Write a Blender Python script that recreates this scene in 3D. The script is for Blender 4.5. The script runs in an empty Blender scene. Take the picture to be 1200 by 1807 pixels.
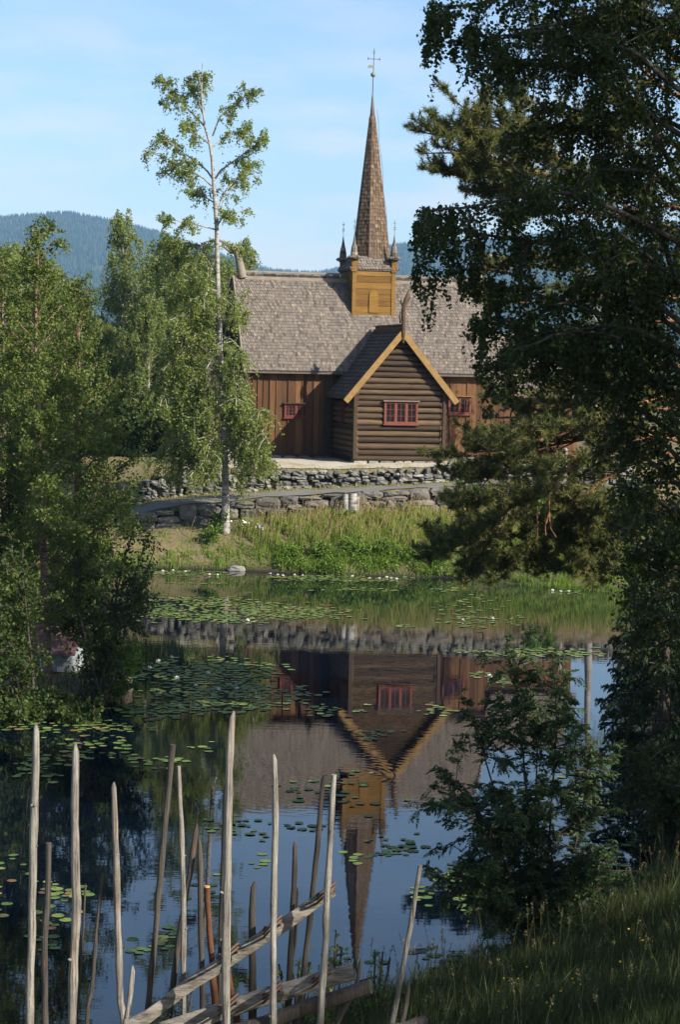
import bpy, math
import numpy as np
from mathutils import Matrix, Vector

rng = np.random.default_rng(11)
S = bpy.context.scene
COL = S.collection

# ------------------------------------------------------------------ camera
FPX = 3500.0; HC = 8.0
DEL = math.atan(253 / FPX); ROLL = math.radians(1.1)
cam_d = bpy.data.cameras.new('camera'); cam = bpy.data.objects.new('camera', cam_d); COL.objects.link(cam)
cam_d.sensor_fit = 'VERTICAL'; cam_d.sensor_height = 36.0; cam_d.lens = FPX / 1807 * 36
cam_d.clip_start = 0.2; cam_d.clip_end = 20000
CM = Matrix.Rotation(math.pi / 2 - DEL, 4, 'X') @ Matrix.Rotation(ROLL, 4, 'Z')
cam.matrix_world = Matrix.Translation((0, 0, HC)) @ CM
S.camera = cam
# ------------------------------------------------------------------ light
SUN = np.array([0.684, -0.493, 0.54]); SUN /= np.linalg.norm(SUN)
w = bpy.data.worlds.new('World'); S.world = w; w.use_nodes = True
nt = w.node_tree; bg = nt.nodes['Background']
sky = nt.nodes.new('ShaderNodeTexSky'); sky.sky_type = 'NISHITA'; sky.sun_disc = False
sky.sun_elevation = math.asin(SUN[2]); sky.sun_rotation = math.atan2(SUN[0], SUN[1])
sky.air_density = 1.0; sky.dust_density = 0.9; sky.ozone_density = 3.0
tc = nt.nodes.new('ShaderNodeTexCoord'); mp = nt.nodes.new('ShaderNodeMapping'); mp.inputs['Scale'].default_value = (6, 6, 26)
nz = nt.nodes.new('ShaderNodeTexNoise'); nz.inputs['Scale'].default_value = 1.9; nz.inputs['Detail'].default_value = 7; nz.inputs['Roughness'].default_value = .55
rp = nt.nodes.new('ShaderNodeValToRGB'); rp.color_ramp.elements[0].position = .42; rp.color_ramp.elements[1].position = .64
sp = nt.nodes.new('ShaderNodeSeparateXYZ')
fall = nt.nodes.new('ShaderNodeMapRange'); fall.inputs[1].default_value = .02; fall.inputs[2].default_value = .19; fall.inputs[3].default_value = .85; fall.inputs[4].default_value = 0.12
mul = nt.nodes.new('ShaderNodeMath'); mul.operation = 'MULTIPLY'
mx = nt.nodes.new('ShaderNodeMix'); mx.data_type = 'RGBA'
nt.links.new(tc.outputs['Generated'], mp.inputs[0]); nt.links.new(mp.outputs[0], nz.inputs['Vector']); nt.links.new(nz.outputs[0], rp.inputs[0])
nt.links.new(tc.outputs['Generated'], sp.inputs[0]); nt.links.new(sp.outputs[2], fall.inputs[0])
nt.links.new(rp.outputs[0], mul.inputs[0]); nt.links.new(fall.outputs[0], mul.inputs[1])
nt.links.new(mul.outputs[0], mx.inputs[0]); nt.links.new(sky.outputs[0], mx.inputs[6]); mx.inputs[7].default_value = (5.6, 5.4, 5.4, 1)
nt.links.new(mx.outputs[2], bg.inputs[0]); bg.inputs[1].default_value = 0.10
sl = bpy.data.lights.new('sun', 'SUN'); so = bpy.data.objects.new('sun', sl); COL.objects.link(so)
sl.energy = 5.0; sl.angle = math.radians(.5); sl.color = (1, .93, .82)
so.rotation_euler = Vector(SUN).to_track_quat('Z', 'Y').to_euler(); so.location = (40, -30, 60)
S.view_settings.view_transform = 'Standard'; S.view_settings.look = 'None'; S.view_settings.exposure = 0.9
S.render.engine = 'CYCLES'; S.cycles.max_bounces = 8; S.cycles.transparent_max_bounces = 4
S.cycles.use_denoising = True; S.cycles.volume_bounces = 0
S.cycles.sample_clamp_indirect = 6

# ------------------------------------------------------------------ helpers
CR = np.array(CM.to_3x3())
def ray(px, py):
    px, py = np.asarray(px, float), np.asarray(py, float)
    v = np.stack([(px - 600) / FPX, -(py - 903.5) / FPX, -np.ones_like(px)], -1)
    return v @ CR.T
def W(px, py, d):                       # a direction of view met at a forward distance d
    r = ray(px, py); return np.array([0, 0, HC]) + r * (np.asarray(d) / r[..., 1])[..., None]
def G(px, py, z=0.0):                   # a direction of view met at a height z
    r = ray(px, py); return np.array([0, 0, HC]) + r * ((z - HC) / r[..., 2])[..., None]
def proj(P):
    q = (np.asarray(P) - [0, 0, HC]) @ CR
    return 600 + FPX * q[..., 0] / -q[..., 2], 903.5 - FPX * q[..., 1] / -q[..., 2]

def tag(o, label=None, cat=None, group=None, kind=None):
    if label: o['label'] = label
    if cat: o['category'] = cat
    if group: o['group'] = group
    if kind: o['kind'] = kind
    return o
def empty(name, loc=(0, 0, 0), rz=0.0):
    o = bpy.data.objects.new(name, None); COL.objects.link(o); o.empty_display_size = .2
    o.location = [float(c) for c in loc]; o.rotation_euler = (0, 0, rz); return o

class MB:
    """collects pieces (verts, faces, material slot, tone) and links them as one mesh object"""
    def __init__(s): s.V = []; s.F = []; s.n = 0
    def add(s, V, F, mi=0, r=None, smooth=False):
        V = np.asarray(V, float).reshape(-1, 3); F = np.asarray(F, int)
        if r is None: r = rng.random()
        s.V.append(V); s.F.append((F + s.n, mi, np.broadcast_to(np.asarray(r, float), (len(F),)), smooth)); s.n += len(V)
        return s
    def box(s, a, b, r=None, mi=0, jit=0.0):
        a, b = np.minimum(a, b), np.maximum(a, b)
        V = np.array([[x, y, z] for x in (a[0], b[0]) for y in (a[1], b[1]) for z in (a[2], b[2])], float)
        if jit: V += rng.normal(0, jit, V.shape)
        return s.add(V, BOXF, mi, r)
    def bar(s, p, q, wd, th, up=(0, 0, 1), r=None, mi=0):     # rectangular bar p->q, wd across, th along 'up'
        p, q, up = (np.asarray(t, float) for t in (p, q, up)); d = q - p; d /= np.linalg.norm(d)
        sx = np.cross(d, up); sx /= np.linalg.norm(sx); sy = np.cross(sx, d)
        V = [e + sx * a * wd / 2 + sy * b * th / 2 for e in (p, q) for a in (-1, 1) for b in (-1, 1)]
        return s.add(V, BOXF, mi, r)
    def tube(s, P, R, k=6, r=None, mi=0, smooth=True, cap=True):
        P = np.asarray(P, float); R = np.broadcast_to(np.asarray(R, float), (len(P),))
        V, F = tubes(P[None], R[None], k); s.add(V, F, mi, r, smooth)
        if cap:
            for e, fl in ((0, 1), (len(P) - 1, 0)):
                ring = V.reshape(len(P), k, 3)[e]; f = np.arange(k)
                s.add(ring, [f[::-1] if fl else f], mi, r)
        return s
    def build(s, name, mats, parent=None):
        if not isinstance(mats, (list, tuple)): mats = [mats]
        V = np.concatenate(s.V) if s.V else np.zeros((0, 3)); me = bpy.data.meshes.new(name)
        lt = np.concatenate([np.full(len(f), f.shape[1]) for f, _, _, _ in s.F]); li = np.concatenate([f.ravel() for f, _, _, _ in s.F])
        me.vertices.add(len(V)); me.vertices.foreach_set('co', V.astype(np.float32).ravel())
        me.loops.add(len(li)); me.loops.foreach_set('vertex_index', li.astype(np.int32))
        me.polygons.add(len(lt)); me.polygons.foreach_set('loop_start', np.concatenate([[0], np.cumsum(lt)[:-1]]).astype(np.int32))
        me.polygons.foreach_set('material_index', np.concatenate([np.full(len(f), m) for f, m, _, _ in s.F]).astype(np.int32))
        me.polygons.foreach_set('use_smooth', np.concatenate([np.full(len(f), sm) for f, _, _, sm in s.F]))
        at = me.attributes.new('rnd', 'FLOAT', 'FACE'); at.data.foreach_set('value', np.concatenate([r for _, _, r, _ in s.F]).astype(np.float32))
        me.update(calc_edges=True)
        for m in mats: me.materials.append(m)
        o = bpy.data.objects.new(name, me); COL.objects.link(o)
        if parent: o.parent = parent
        return o
BOXF = np.array([[0, 1, 3, 2], [4, 6, 7, 5], [0, 4, 5, 1], [2, 3, 7, 6], [0, 2, 6, 4], [1, 5, 7, 3]])
def tubes(P, R, k=4):
    """n polylines of m points each -> side walls"""
    n, m, _ = P.shape
    T = np.gradient(P, axis=1); T /= np.linalg.norm(T, axis=2, keepdims=True) + 1e-9
    ref = np.where(np.abs(T[:, :1, 2:3]) > .8, np.array([1., 0, 0]), np.array([0, 0, 1.])) * np.ones_like(T)
    A = np.cross(T, ref); A /= np.linalg.norm(A, axis=2, keepdims=True) + 1e-9; B = np.cross(T, A)
    a = np.arange(k) * 2 * math.pi / k
    V = P[:, :, None] + R[:, :, None, None] * (A[:, :, None] * np.cos(a)[None, None, :, None] + B[:, :, None] * np.sin(a)[None, None, :, None])
    i = np.arange(n)[:, None, None] * m * k + np.arange(m - 1)[None, :, None] * k; j = np.arange(k)[None, None]; j2 = (j + 1) % k
    F = np.stack([i + j, i + j2, i + k + j2, i + k + j], -1).reshape(-1, 4)
    return V.reshape(-1, 3), F
def unit(v): return v / (np.linalg.norm(v, axis=-1, keepdims=True) + 1e-9)
def leaves(C, size, down=.5, asp=.62, flat=0.0, D=None):
    """one diamond leaf per centre"""
    n = len(C); size = size * rng.uniform(.7, 1.3, n)[:, None]
    t = rng.normal(0, 1, (n, 3)) if D is None else D + rng.normal(0, .35, (n, 3))
    t[:, 2] -= down * 1.2; t = unit(t)
    nn = rng.normal(0, 1, (n, 3)); nn[:, 2] += flat * 3
    b = unit(np.cross(t, nn)); nn = np.cross(b, t)
    V = np.stack([C - t * size * .5, C + b * size * asp * .5 - t * size * .05 + nn * size * .08, C + t * size * .5, C - b * size * asp * .5 - t * size * .05 + nn * size * .08], 1)
    return V.reshape(-1, 3), np.arange(4 * n).reshape(n, 4)

# ------------------------------------------------------------------ materials
class Nodes:
    def __init__(s, name):
        s.m = bpy.data.materials.new(name); s.m.use_nodes = True; s.t = s.m.node_tree; s.p = s.t.nodes['Principled BSDF']; s.out = s.t.nodes['Material Output']
        s.p.inputs['Specular IOR Level'].default_value = .25
    def n(s, typ, **kw):
        nd = s.t.nodes.new(typ)
        for k, v in kw.items():
            if isinstance(k, str) and hasattr(nd, k): setattr(nd, k, v)
        return nd
    def l(s, a, b): s.t.links.new(a, b)
    def rnd(s): return s.n('ShaderNodeAttribute', attribute_name='rnd').outputs['Fac']
    def noise(s, scale, detail=4, rough=.55, stretch=None, co='Object'):
        t = s.n('ShaderNodeTexCoord'); v = t.outputs[co]
        if stretch:
            mp = s.n('ShaderNodeMapping'); mp.inputs['Scale'].default_value = stretch; s.l(v, mp.inputs[0]); v = mp.outputs[0]
        z = s.n('ShaderNodeTexNoise'); z.inputs['Scale'].default_value = scale; z.inputs['Detail'].default_value = detail; z.inputs['Roughness'].default_value = rough
        s.l(v, z.inputs['Vector']); return z.outputs[0]
    def ramp(s, fac, stops):
        r = s.n('ShaderNodeValToRGB'); e = r.color_ramp.elements
        while len(e) < len(stops): e.new(.5)
        for x, (p, c) in zip(e, stops): x.position = p; x.color = (*c, 1)
        s.l(fac, r.inputs[0]); return r.outputs[0]
    def mix(s, fac, a, b, mode='MIX'):
        m = s.n('ShaderNodeMix'); m.data_type = 'RGBA'; m.blend_type = mode
        for i, v in ((0, fac), (6, a), (7, b)):
            if isinstance(v, (int, float)): m.inputs[i].default_value = v
            elif isinstance(v, tuple): m.inputs[i].default_value = (*v, 1)
            else: s.l(v, m.inputs[i])
        return m.outputs[2]
    def math(s, op, a, b=0.0):
        m = s.n('ShaderNodeMath'); m.operation = op
        for i, v in ((0, a), (1, b)):
            if isinstance(v, (int, float)): m.inputs[i].default_value = v
            else: s.l(v, m.inputs[i])
        return m.outputs[0]
    def col(s, c): s.l(c, s.p.inputs['Base Color']) if not isinstance(c, tuple) else setattr(s.p.inputs['Base Color'], 'default_value', (*c, 1)); return s
    def bump(s, h, strength=.4, dist=.02):
        b = s.n('ShaderNodeBump'); b.inputs['Strength'].default_value = strength; b.inputs['Distance'].default_value = dist
        s.l(h, b.inputs['Height']); s.l(b.outputs[0], s.p.inputs['Normal']); return s
    def rough(s, r): s.p.inputs['Roughness'].default_value = r; return s

def leafmat(name, stops, tr=.38, rough=.5, warm=(1.25, 1.25, .55)):
    k = Nodes(name); c = k.ramp(k.rnd(), stops); k.col(c); k.rough(rough)
    t = k.n('ShaderNodeBsdfTranslucent'); k.l(k.mix(1.0, c, warm, 'MULTIPLY'), t.inputs[0])
    m = k.n('ShaderNodeMixShader'); m.inputs[0].default_value = tr
    k.l(k.p.outputs[0], m.inputs[1]); k.l(t.outputs[0], m.inputs[2]); k.l(m.outputs[0], k.out.inputs[0]); return k.m
def plain(name, c, rough=.8, var=.25, scale=8, stretch=None, bump=0.0):
    k = Nodes(name); z = k.noise(scale, stretch=stretch); a = tuple(x * (1 - var) for x in c); b = tuple(min(1, x * (1 + var)) for x in c)
    k.col(k.ramp(z, [(.3, a), (.7, b)])).rough(rough)
    if bump: k.bump(z, bump, .02)
    return k.m
def woodmat(name, stops, grain, rough=.75, streak=.5, bump=.3, scale=3.0, dark=.45):
    """stops over the per-board tone, plus grain stretched along the board"""
    k = Nodes(name); z = k.noise(scale, 6, .65, grain); z2 = k.noise(.7, 4, .6)
    c = k.ramp(k.rnd(), stops); g = k.ramp(z, [(.3, (dark,) * 3), (.55, (1, 1, 1)), (.74, (1.9, 1.65, 1.3))])
    c = k.mix(streak, c, g, 'MULTIPLY'); c = k.mix(.35, c, k.ramp(z2, [(.3, (.6,) * 3), (.7, (1.2,) * 3)]), 'MULTIPLY')
    k.col(c).rough(rough).bump(z, bump, .012); return k.m

M = {}
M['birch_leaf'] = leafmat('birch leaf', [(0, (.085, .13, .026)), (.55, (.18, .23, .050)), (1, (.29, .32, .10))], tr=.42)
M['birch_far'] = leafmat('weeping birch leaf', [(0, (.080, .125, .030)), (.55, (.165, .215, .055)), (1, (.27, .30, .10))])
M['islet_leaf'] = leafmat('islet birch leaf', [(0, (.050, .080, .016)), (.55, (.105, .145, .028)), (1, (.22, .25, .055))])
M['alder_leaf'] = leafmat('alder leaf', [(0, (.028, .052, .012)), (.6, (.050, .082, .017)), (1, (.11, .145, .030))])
M['near_leaf'] = leafmat('shady birch leaf', [(0, (.024, .038, .010)), (.6, (.042, .064, .015)), (1, (.08, .108, .024))], tr=.34)  # darker copy of the birch leaf; part of the shade is in its colour
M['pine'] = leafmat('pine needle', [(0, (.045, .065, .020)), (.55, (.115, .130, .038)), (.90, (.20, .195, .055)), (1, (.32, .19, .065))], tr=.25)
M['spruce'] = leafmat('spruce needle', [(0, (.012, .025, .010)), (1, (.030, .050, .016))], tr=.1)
M['rowan_leaf'] = leafmat('rowan leaf', [(0, (.032, .060, .022)), (.7, (.060, .105, .036)), (1, (.12, .175, .055))], tr=.35)
M['grass'] = leafmat('meadow grass', [(0, (.026, .040, .012)), (.6, (.048, .065, .018)), (.9, (.105, .105, .04)), (1, (.22, .18, .10))], tr=.28)
M['bank_grass'] = leafmat('bank grass', [(0, (.11, .195, .022)), (.42, (.20, .265, .038)), (.65, (.31, .28, .09)), (1, (.36, .255, .15))], tr=.35)
M['herb'] = leafmat('herb leaf', [(0, (.07, .15, .020)), (1, (.19, .28, .040))], tr=.4)
M['reed'] = leafmat('reed leaf', [(0, (.03, .06, .02)), (1, (.07, .11, .03))], tr=.3)

k = Nodes('birch bark'); z = k.noise(2.2, 5, .6, (1.2, 1.2, 9)); z2 = k.noise(1.6, 3, .5)
c = k.ramp(z, [(.34, (.022, .019, .016)), (.43, (.23, .21, .185)), (.62, (.36, .335, .30))]); c = k.mix(k.ramp(z2, [(.52, (0, 0, 0)), (.66, (1, 1, 1))]), c, (.16, .13, .10))
k.col(c).rough(.7); M['birch_bark'] = k.m
k = Nodes('pine bark'); z = k.noise(6, 6, .7, (1, 1, .5)); k.col(k.ramp(z, [(.3, (.10, .05, .03)), (.6, (.30, .14, .065)), (.8, (.36, .20, .10))])).rough(.85).bump(z, .5, .03); M['pine_bark'] = k.m
M['bark'] = plain('dark bark', (.075, .06, .048), .9, .5, 9, (1, 1, .3), .4)
k = Nodes('pinkish young bark'); z = k.noise(3, 5, .6, (1.2, 1.2, 6)); k.col(k.ramp(z, [(.34, (.03, .022, .018)), (.45, (.17, .105, .075)), (.7, (.27, .18, .13))])).rough(.75); M['pink_bark'] = k.m
M['twig'] = plain('twig bark', (.09, .06, .045), .85, .4, 6)

k = Nodes('shingle'); c = k.ramp(k.rnd(), [(0, (.075, .062, .052)), (.3, (.130, .108, .090)), (.6, (.165, .138, .115)), (.85, (.205, .172, .138)), (.95, (.26, .21, .145)), (1, (.30, .235, .15))])
z = k.noise(7, 5, .7, (3, 3, .6)); k.col(k.mix(.6, c, k.ramp(z, [(.3, (.6,) * 3), (.7, (1.2,) * 3)]), 'MULTIPLY')).rough(.85); M['shingle'] = k.m
k = Nodes('dark shingle'); c = k.ramp(k.rnd(), [(0, (.050, .042, .036)), (.7, (.085, .068, .055)), (1, (.12, .092, .065))]); k.col(c).rough(.85); M['shingle_dark'] = k.m
k = Nodes('spire shingle'); c = k.ramp(k.rnd(), [(0, (.060, .036, .026)), (.5, (.122, .082, .050)), (.85, (.18, .125, .076)), (1, (.29, .215, .135))]); k.col(c).rough(.75); M['shingle_spire'] = k.m
M['tar_log'] = woodmat('tarred log', [(0, (.036, .022, .012)), (.5, (.070, .044, .024)), (1, (.130, .084, .042))], (.5, 5, 7), streak=.75, scale=2.4, dark=.35)
M['tar_log_end'] = plain('log end', (.07, .045, .028), .9, .4, 12)
M['board'] = woodmat('tarred board', [(0, (.060, .026, .010)), (.5, (.102, .048, .018)), (1, (.155, .076, .028))], (6, 6, .5), streak=.6)
M['tower_board'] = woodmat('yellow tarred board', [(0, (.125, .060, .010)), (.5, (.165, .085, .015)), (1, (.205, .110, .020))], (.6, 3, 6), streak=.5)
M['barge'] = woodmat('ochre barge board', [(0, (.20, .115, .038)), (1, (.27, .165, .058))], (1.5, 1.5, 1.5), streak=.4)
M['grey_board'] = woodmat('silvered board', [(0, (.16, .135, .108)), (1, (.25, .215, .17))], (1, 4, 4), streak=.5)
M['dark_wood'] = plain('dark wood', (.045, .03, .02), .85, .3, 6)
M['red_paint'] = plain('red paint', (.145, .040, .024), .6, .15, 10)
M['red_paint_dull'] = plain('dull red paint', (.11, .028, .020), .7, .2, 10)
M['glass'] = plain('window glass', (.012, .012, .014), .08, .2, 3)
M['lead'] = plain('lead sheet', (.10, .085, .08), .45, .2, 5); M['iron'] = plain('wrought iron', (.05, .05, .045), .5, .3, 9)
M['copper'] = plain('verdigris metal', (.16, .20, .13), .5, .3, 9)
def stonemat(name, stops):
    k = Nodes(name); z = k.noise(5, 6, .65); z2 = k.noise(1.3, 3, .5)
    c = k.ramp(k.rnd(), stops); c = k.mix(.8, c, k.ramp(z, [(.3, (.5,) * 3), (.5, (1,) * 3), (.72, (1.5, 1.48, 1.4))]), 'MULTIPLY')
    c = k.mix(k.ramp(z2, [(.55, (0, 0, 0)), (.75, (.5,) * 3)]), c, (.09, .085, .05)); k.col(c).rough(.9).bump(z, .5, .03); return k.m
M['stone'] = stonemat('field stone', [(0, (.075, .074, .068)), (.6, (.15, .146, .132)), (1, (.29, .275, .24))])
M['block'] = stonemat('granite block', [(0, (.075, .072, .064)), (1, (.175, .155, .135))])
M['wall_backing'] = plain('dark wall backing', (.035, .032, .026), .95, .3, 9)  # dark backing sheet behind the wall stones

k = Nodes('ground'); tcn = k.n('ShaderNodeTexCoord'); z = k.noise(.9, 6, .6); z2 = k.noise(7, 5, .65)
c = k.ramp(z, [(.34, (.075, .09, .026)), (.48, (.145, .125, .055)), (.62, (.17, .128, .072)), (.72, (.125, .09, .06))]); c = k.mix(.7, c, k.ramp(z2, [(.3, (.5,) * 3), (.7, (1.3,) * 3)]), 'MULTIPLY')
sx = k.n('ShaderNodeSeparateXYZ'); k.l(tcn.outputs['Object'], sx.inputs[0])
mud = k.n('ShaderNodeMapRange'); mud.inputs[1].default_value = .02; mud.inputs[2].default_value = .28; k.l(sx.outputs[2], mud.inputs[0])
c = k.mix(mud.outputs[0], (.022, .019, .013), c); k.col(c).rough(.95).bump(z2, .6, .05); M['ground'] = k.m
k = Nodes('path gravel'); z = k.noise(14, 6, .7); k.col(k.ramp(z, [(.3, (.11, .105, .095)), (.7, (.20, .19, .172))])).rough(.95).bump(z, .4, .02); M['path'] = k.m
k = Nodes('terrace gravel'); z = k.noise(9, 6, .7); z3 = k.noise(.8, 3); k.col(k.mix(k.ramp(z3, [(.5, (0, 0, 0)), (.7, (.7,) * 3)]), k.ramp(z, [(.3, (.31, .275, .215)), (.7, (.44, .40, .32))]), (.20, .16, .07))).rough(.95).bump(z, .4, .02); M['terrace'] = k.m
k = Nodes('weathered pole'); z = k.noise(6, 8, .75, (14, 14, .55)); z2 = k.noise(2.6, 5, .65); z4 = k.noise(2.2, 2, .5, (9, 9, 5))
c = k.ramp(z, [(.34, (.030, .026, .022)), (.42, (.19, .172, .145)), (.54, (.37, .34, .29)), (.75, (.50, .47, .41))]); c = k.mix(k.ramp(z2, [(.56, (0, 0, 0)), (.72, (.55,) * 3)]), c, (.30, .17, .09))
c = k.mix(k.ramp(z4, [(.70, (0, 0, 0)), (.76, (.85,) * 3)]), c, (.06, .045, .035)); z5 = k.noise(1.6, 5, .7, (3, 3, 1.4)); c = k.mix(k.ramp(z5, [(.40, (.5,) * 3), (.54, (0, 0, 0))]), c, (.085, .072, .058)); k.col(c).rough(.85).bump(z, 1.0, .02); M['pole'] = k.m
k = Nodes('dark weathered pole'); z = k.noise(6, 8, .75, (14, 14, .6)); z2 = k.noise(2.6, 5, .65)
c = k.ramp(z, [(.32, (.022, .019, .016)), (.7, (.115, .10, .083))]); c = k.mix(k.ramp(z2, [(.58, (0, 0, 0)), (.70, (.7,) * 3)]), c, (.16, .07, .035)); k.col(c).rough(.85).bump(z, .9, .012); M['pole_dark'] = k.m
k = Nodes('barked pole'); z = k.noise(6, 6, .7, (2, 2, 1)); k.col(k.ramp(z, [(.3, (.05, .022, .012)), (.65, (.15, .065, .032)), (.8, (.24, .13, .07))])).rough(.9).bump(z, .8, .012); M['pole_bark'] = k.m
M['cut_wood'] = plain('fresh cut wood', (.55, .30, .11), .7, .25, 20)
k = Nodes('split rail'); z = k.noise(4, 7, .72, (1.2, 9, 9)); z2 = k.noise(1.1, 3, .5)
c = k.ramp(z, [(.34, (.030, .027, .022)), (.45, (.15, .135, .11)), (.56, (.25, .225, .19)), (.75, (.37, .34, .285))]); k.col(k.mix(k.ramp(z2, [(.5, (0, 0, 0)), (.7, (.5,) * 3)]), c, (.20, .15, .10))).rough(.8).bump(z, 1.0, .012); M['rail'] = k.m

k = Nodes('lily pad'); oi = k.n('ShaderNodeObjectInfo'); r1 = k.math('FRACT', k.math('ADD', oi.outputs['Random'], k.rnd()))
k.col(k.ramp(r1, [(0, (.065, .105, .026)), (.6, (.115, .170, .042)), (.90, (.19, .215, .06)), (.96, (.18, .12, .045)), (1, (.16, .07, .04))])).rough(.55); k.p.inputs['Specular IOR Level'].default_value = .22; M['pad'] = k.m
k = Nodes('faded lily pad'); k.col((.10, .05, .034)).rough(.45); M['pad_red'] = k.m
M['petal'] = plain('white petal', (.80, .76, .74), .5, .06, 8); M['yellow'] = plain('yellow petal', (.75, .45, .02), .5, .1, 8)
M['lilac'] = plain('pale blue petal', (.45, .45, .75), .5, .1, 8)

k = Nodes('water'); k.col((.0012, .0036, .0085)).rough(.012); k.p.inputs['IOR'].default_value = 1.5; k.p.inputs['Specular IOR Level'].default_value = .5  # slight blue in the base stands in for reflected sky
a = k.noise(1.0, 3, .5, (1.4, 4.2, 1), 'Object'); b2 = k.noise(.22, 2, .5)
t = k.n('ShaderNodeTexCoord'); rings = []
for (qx, qy, amp) in ((*G(608, 1367)[:2], 1.0), (*G(1019, 1363)[:2], .8)):
    d = k.n('ShaderNodeVectorMath'); d.operation = 'SUBTRACT'; d.inputs[1].default_value = (qx, qy, 0); k.l(t.outputs['Object'], d.inputs[0])
    ln = k.n('ShaderNodeVectorMath'); ln.operation = 'LENGTH'; k.l(d.outputs[0], ln.inputs[0]); dist = ln.outputs['Value']
    sn = k.math('SINE', k.math('MULTIPLY', dist, 26.0)); fo = k.math('POWER', 2.718, k.math('MULTIPLY', dist, -0.55)); rings.append(k.math('MULTIPLY', k.math('MULTIPLY', sn, fo), .16 * amp))
hgt = k.math('ADD', k.math('MULTIPLY', a, k.math('MULTIPLY', b2, 1.1)), k.math('ADD', rings[0], rings[1])); k.bump(hgt, .27, .006); M['water'] = k.m
k = Nodes('forest floor'); z = k.noise(.02, 5, .6); k.col(k.ramp(z, [(.35, (.022, .040, .016)), (.65, (.050, .070, .026))])).rough(.95); M['hill'] = k.m
k = Nodes('conifer'); k.col(k.ramp(k.rnd(), [(0, (.014, .028, .012)), (.85, (.032, .052, .020)), (1, (.07, .09, .03))])).rough(.95); M['conifer'] = k.m

# ------------------------------------------------------------------ terrain
POND = np.array([(-40, 19), (-3, 21.5)] + [tuple(G(*p)[:2]) for p in
    ((540, 1806), (640, 1784), (760, 1748), (900, 1702), (1010, 1645), (1100, 1585), (1150, 1530), (1160, 1450), (1140, 1350), (1135, 1250), (1130, 1150), (1125, 1049),
     (1000, 1041), (900, 1031), (780, 1019), (700, 1017), (600, 1016), (500, 1011), (400, 1006), (250, 1003), (100, 1001))] +
    [(-30, 79), (-40, 79), (-40, 59), (-20, 58.5)] + [tuple(G(*p)[:2]) for p in ((60, 1136), (180, 1150), (217, 1196), (197, 1238), (100, 1256), (-100, 1262))] + [(-25, 45.5), (-40, 45.5)])
def sdf(X, Y):
    d2 = np.full(X.shape, 1e18); ins = np.zeros(X.shape, bool); n = len(POND)
    for i in range(n):
        a, b = POND[i], POND[(i + 1) % n]; e = b - a; wx, wy = X - a[0], Y - a[1]
        t = np.clip((wx * e[0] + wy * e[1]) / (e @ e), 0, 1); d2 = np.minimum(d2, (wx - e[0] * t) ** 2 + (wy - e[1] * t) ** 2)
        c = (a[1] > Y) != (b[1] > Y); ins ^= c & (X < e[0] * (Y - a[1]) / (e[1] + 1e-12) + a[0])
    return np.where(ins, -1, 1) * np.sqrt(d2)
# far bank, column by column: px, shore y, lower wall distance, its foot y, its top y, upper wall distance, its foot y, its top y
FB = np.array([(0, 1001, 81.0, 940, 930, 83.4, 925, 895), (180, 1002, 80.8, 938, 922, 83.2, 905, 868), (270, 1003, 80.7, 932, 904, 83.0, 880, 838), (330, 1004, 80.6, 927, 894, 82.9, 872, 834),
    (400, 1006, 80.5, 921, 888, 82.8, 868, 832), (500, 1011, 80.4, 913, 878, 82.7, 863, 831), (560, 1013, 80.4, 908, 875, 82.7, 861, 831), (620, 1016, 80.4, 906, 872, 82.7, 858, 831), (700, 1017, 80.5, 904, 866, 82.8, 856, 829), (760, 1018, 80.8, 902, 863, 83.1, 853, 827),
    (850, 1026, 81.5, 900, 858, 83.9, 849, 815), (950, 1036, 82.2, 897, 856, 84.6, 846, 806), (1040, 1043, 83.0, 895, 856, 85.4, 845, 804), (1200, 1049, 84.0, 893, 855, 86.4, 843, 800)], float)
FBX = W(FB[:, 0], FB[:, 4], FB[:, 2])[:, 0]
def fcol(j, jd): return W(FB[:, 0], FB[:, j], FB[:, jd])[:, 2]
FBZ = dict(wb=fcol(3, 2), wt=fcol(4, 2), ub=fcol(6, 5), ut=fcol(7, 5)); FBS = G(FB[:, 0], FB[:, 1])[:, 1]
def fb(key, X):
    if key == 'dw': return np.interp(X, FBX, FB[:, 2])
    if key == 'du': return np.interp(X, FBX, FB[:, 5])
    if key == 'ds': return np.interp(X, FBX, FBS)
    return np.interp(X, FBX, FBZ[key])
def vnoise(X, Y, s, seed=0):
    return (np.sin(X * s * 1.3 + seed) * np.cos(Y * s * 1.1 - seed * 2) + np.sin(X * s * 2.9 + Y * s * 2.3 + seed) * .5 + np.sin(Y * s * 4.7 - X * s * 4.1 + 1.7 * seed) * .25) / 1.75
CHZ = 4.0
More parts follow.
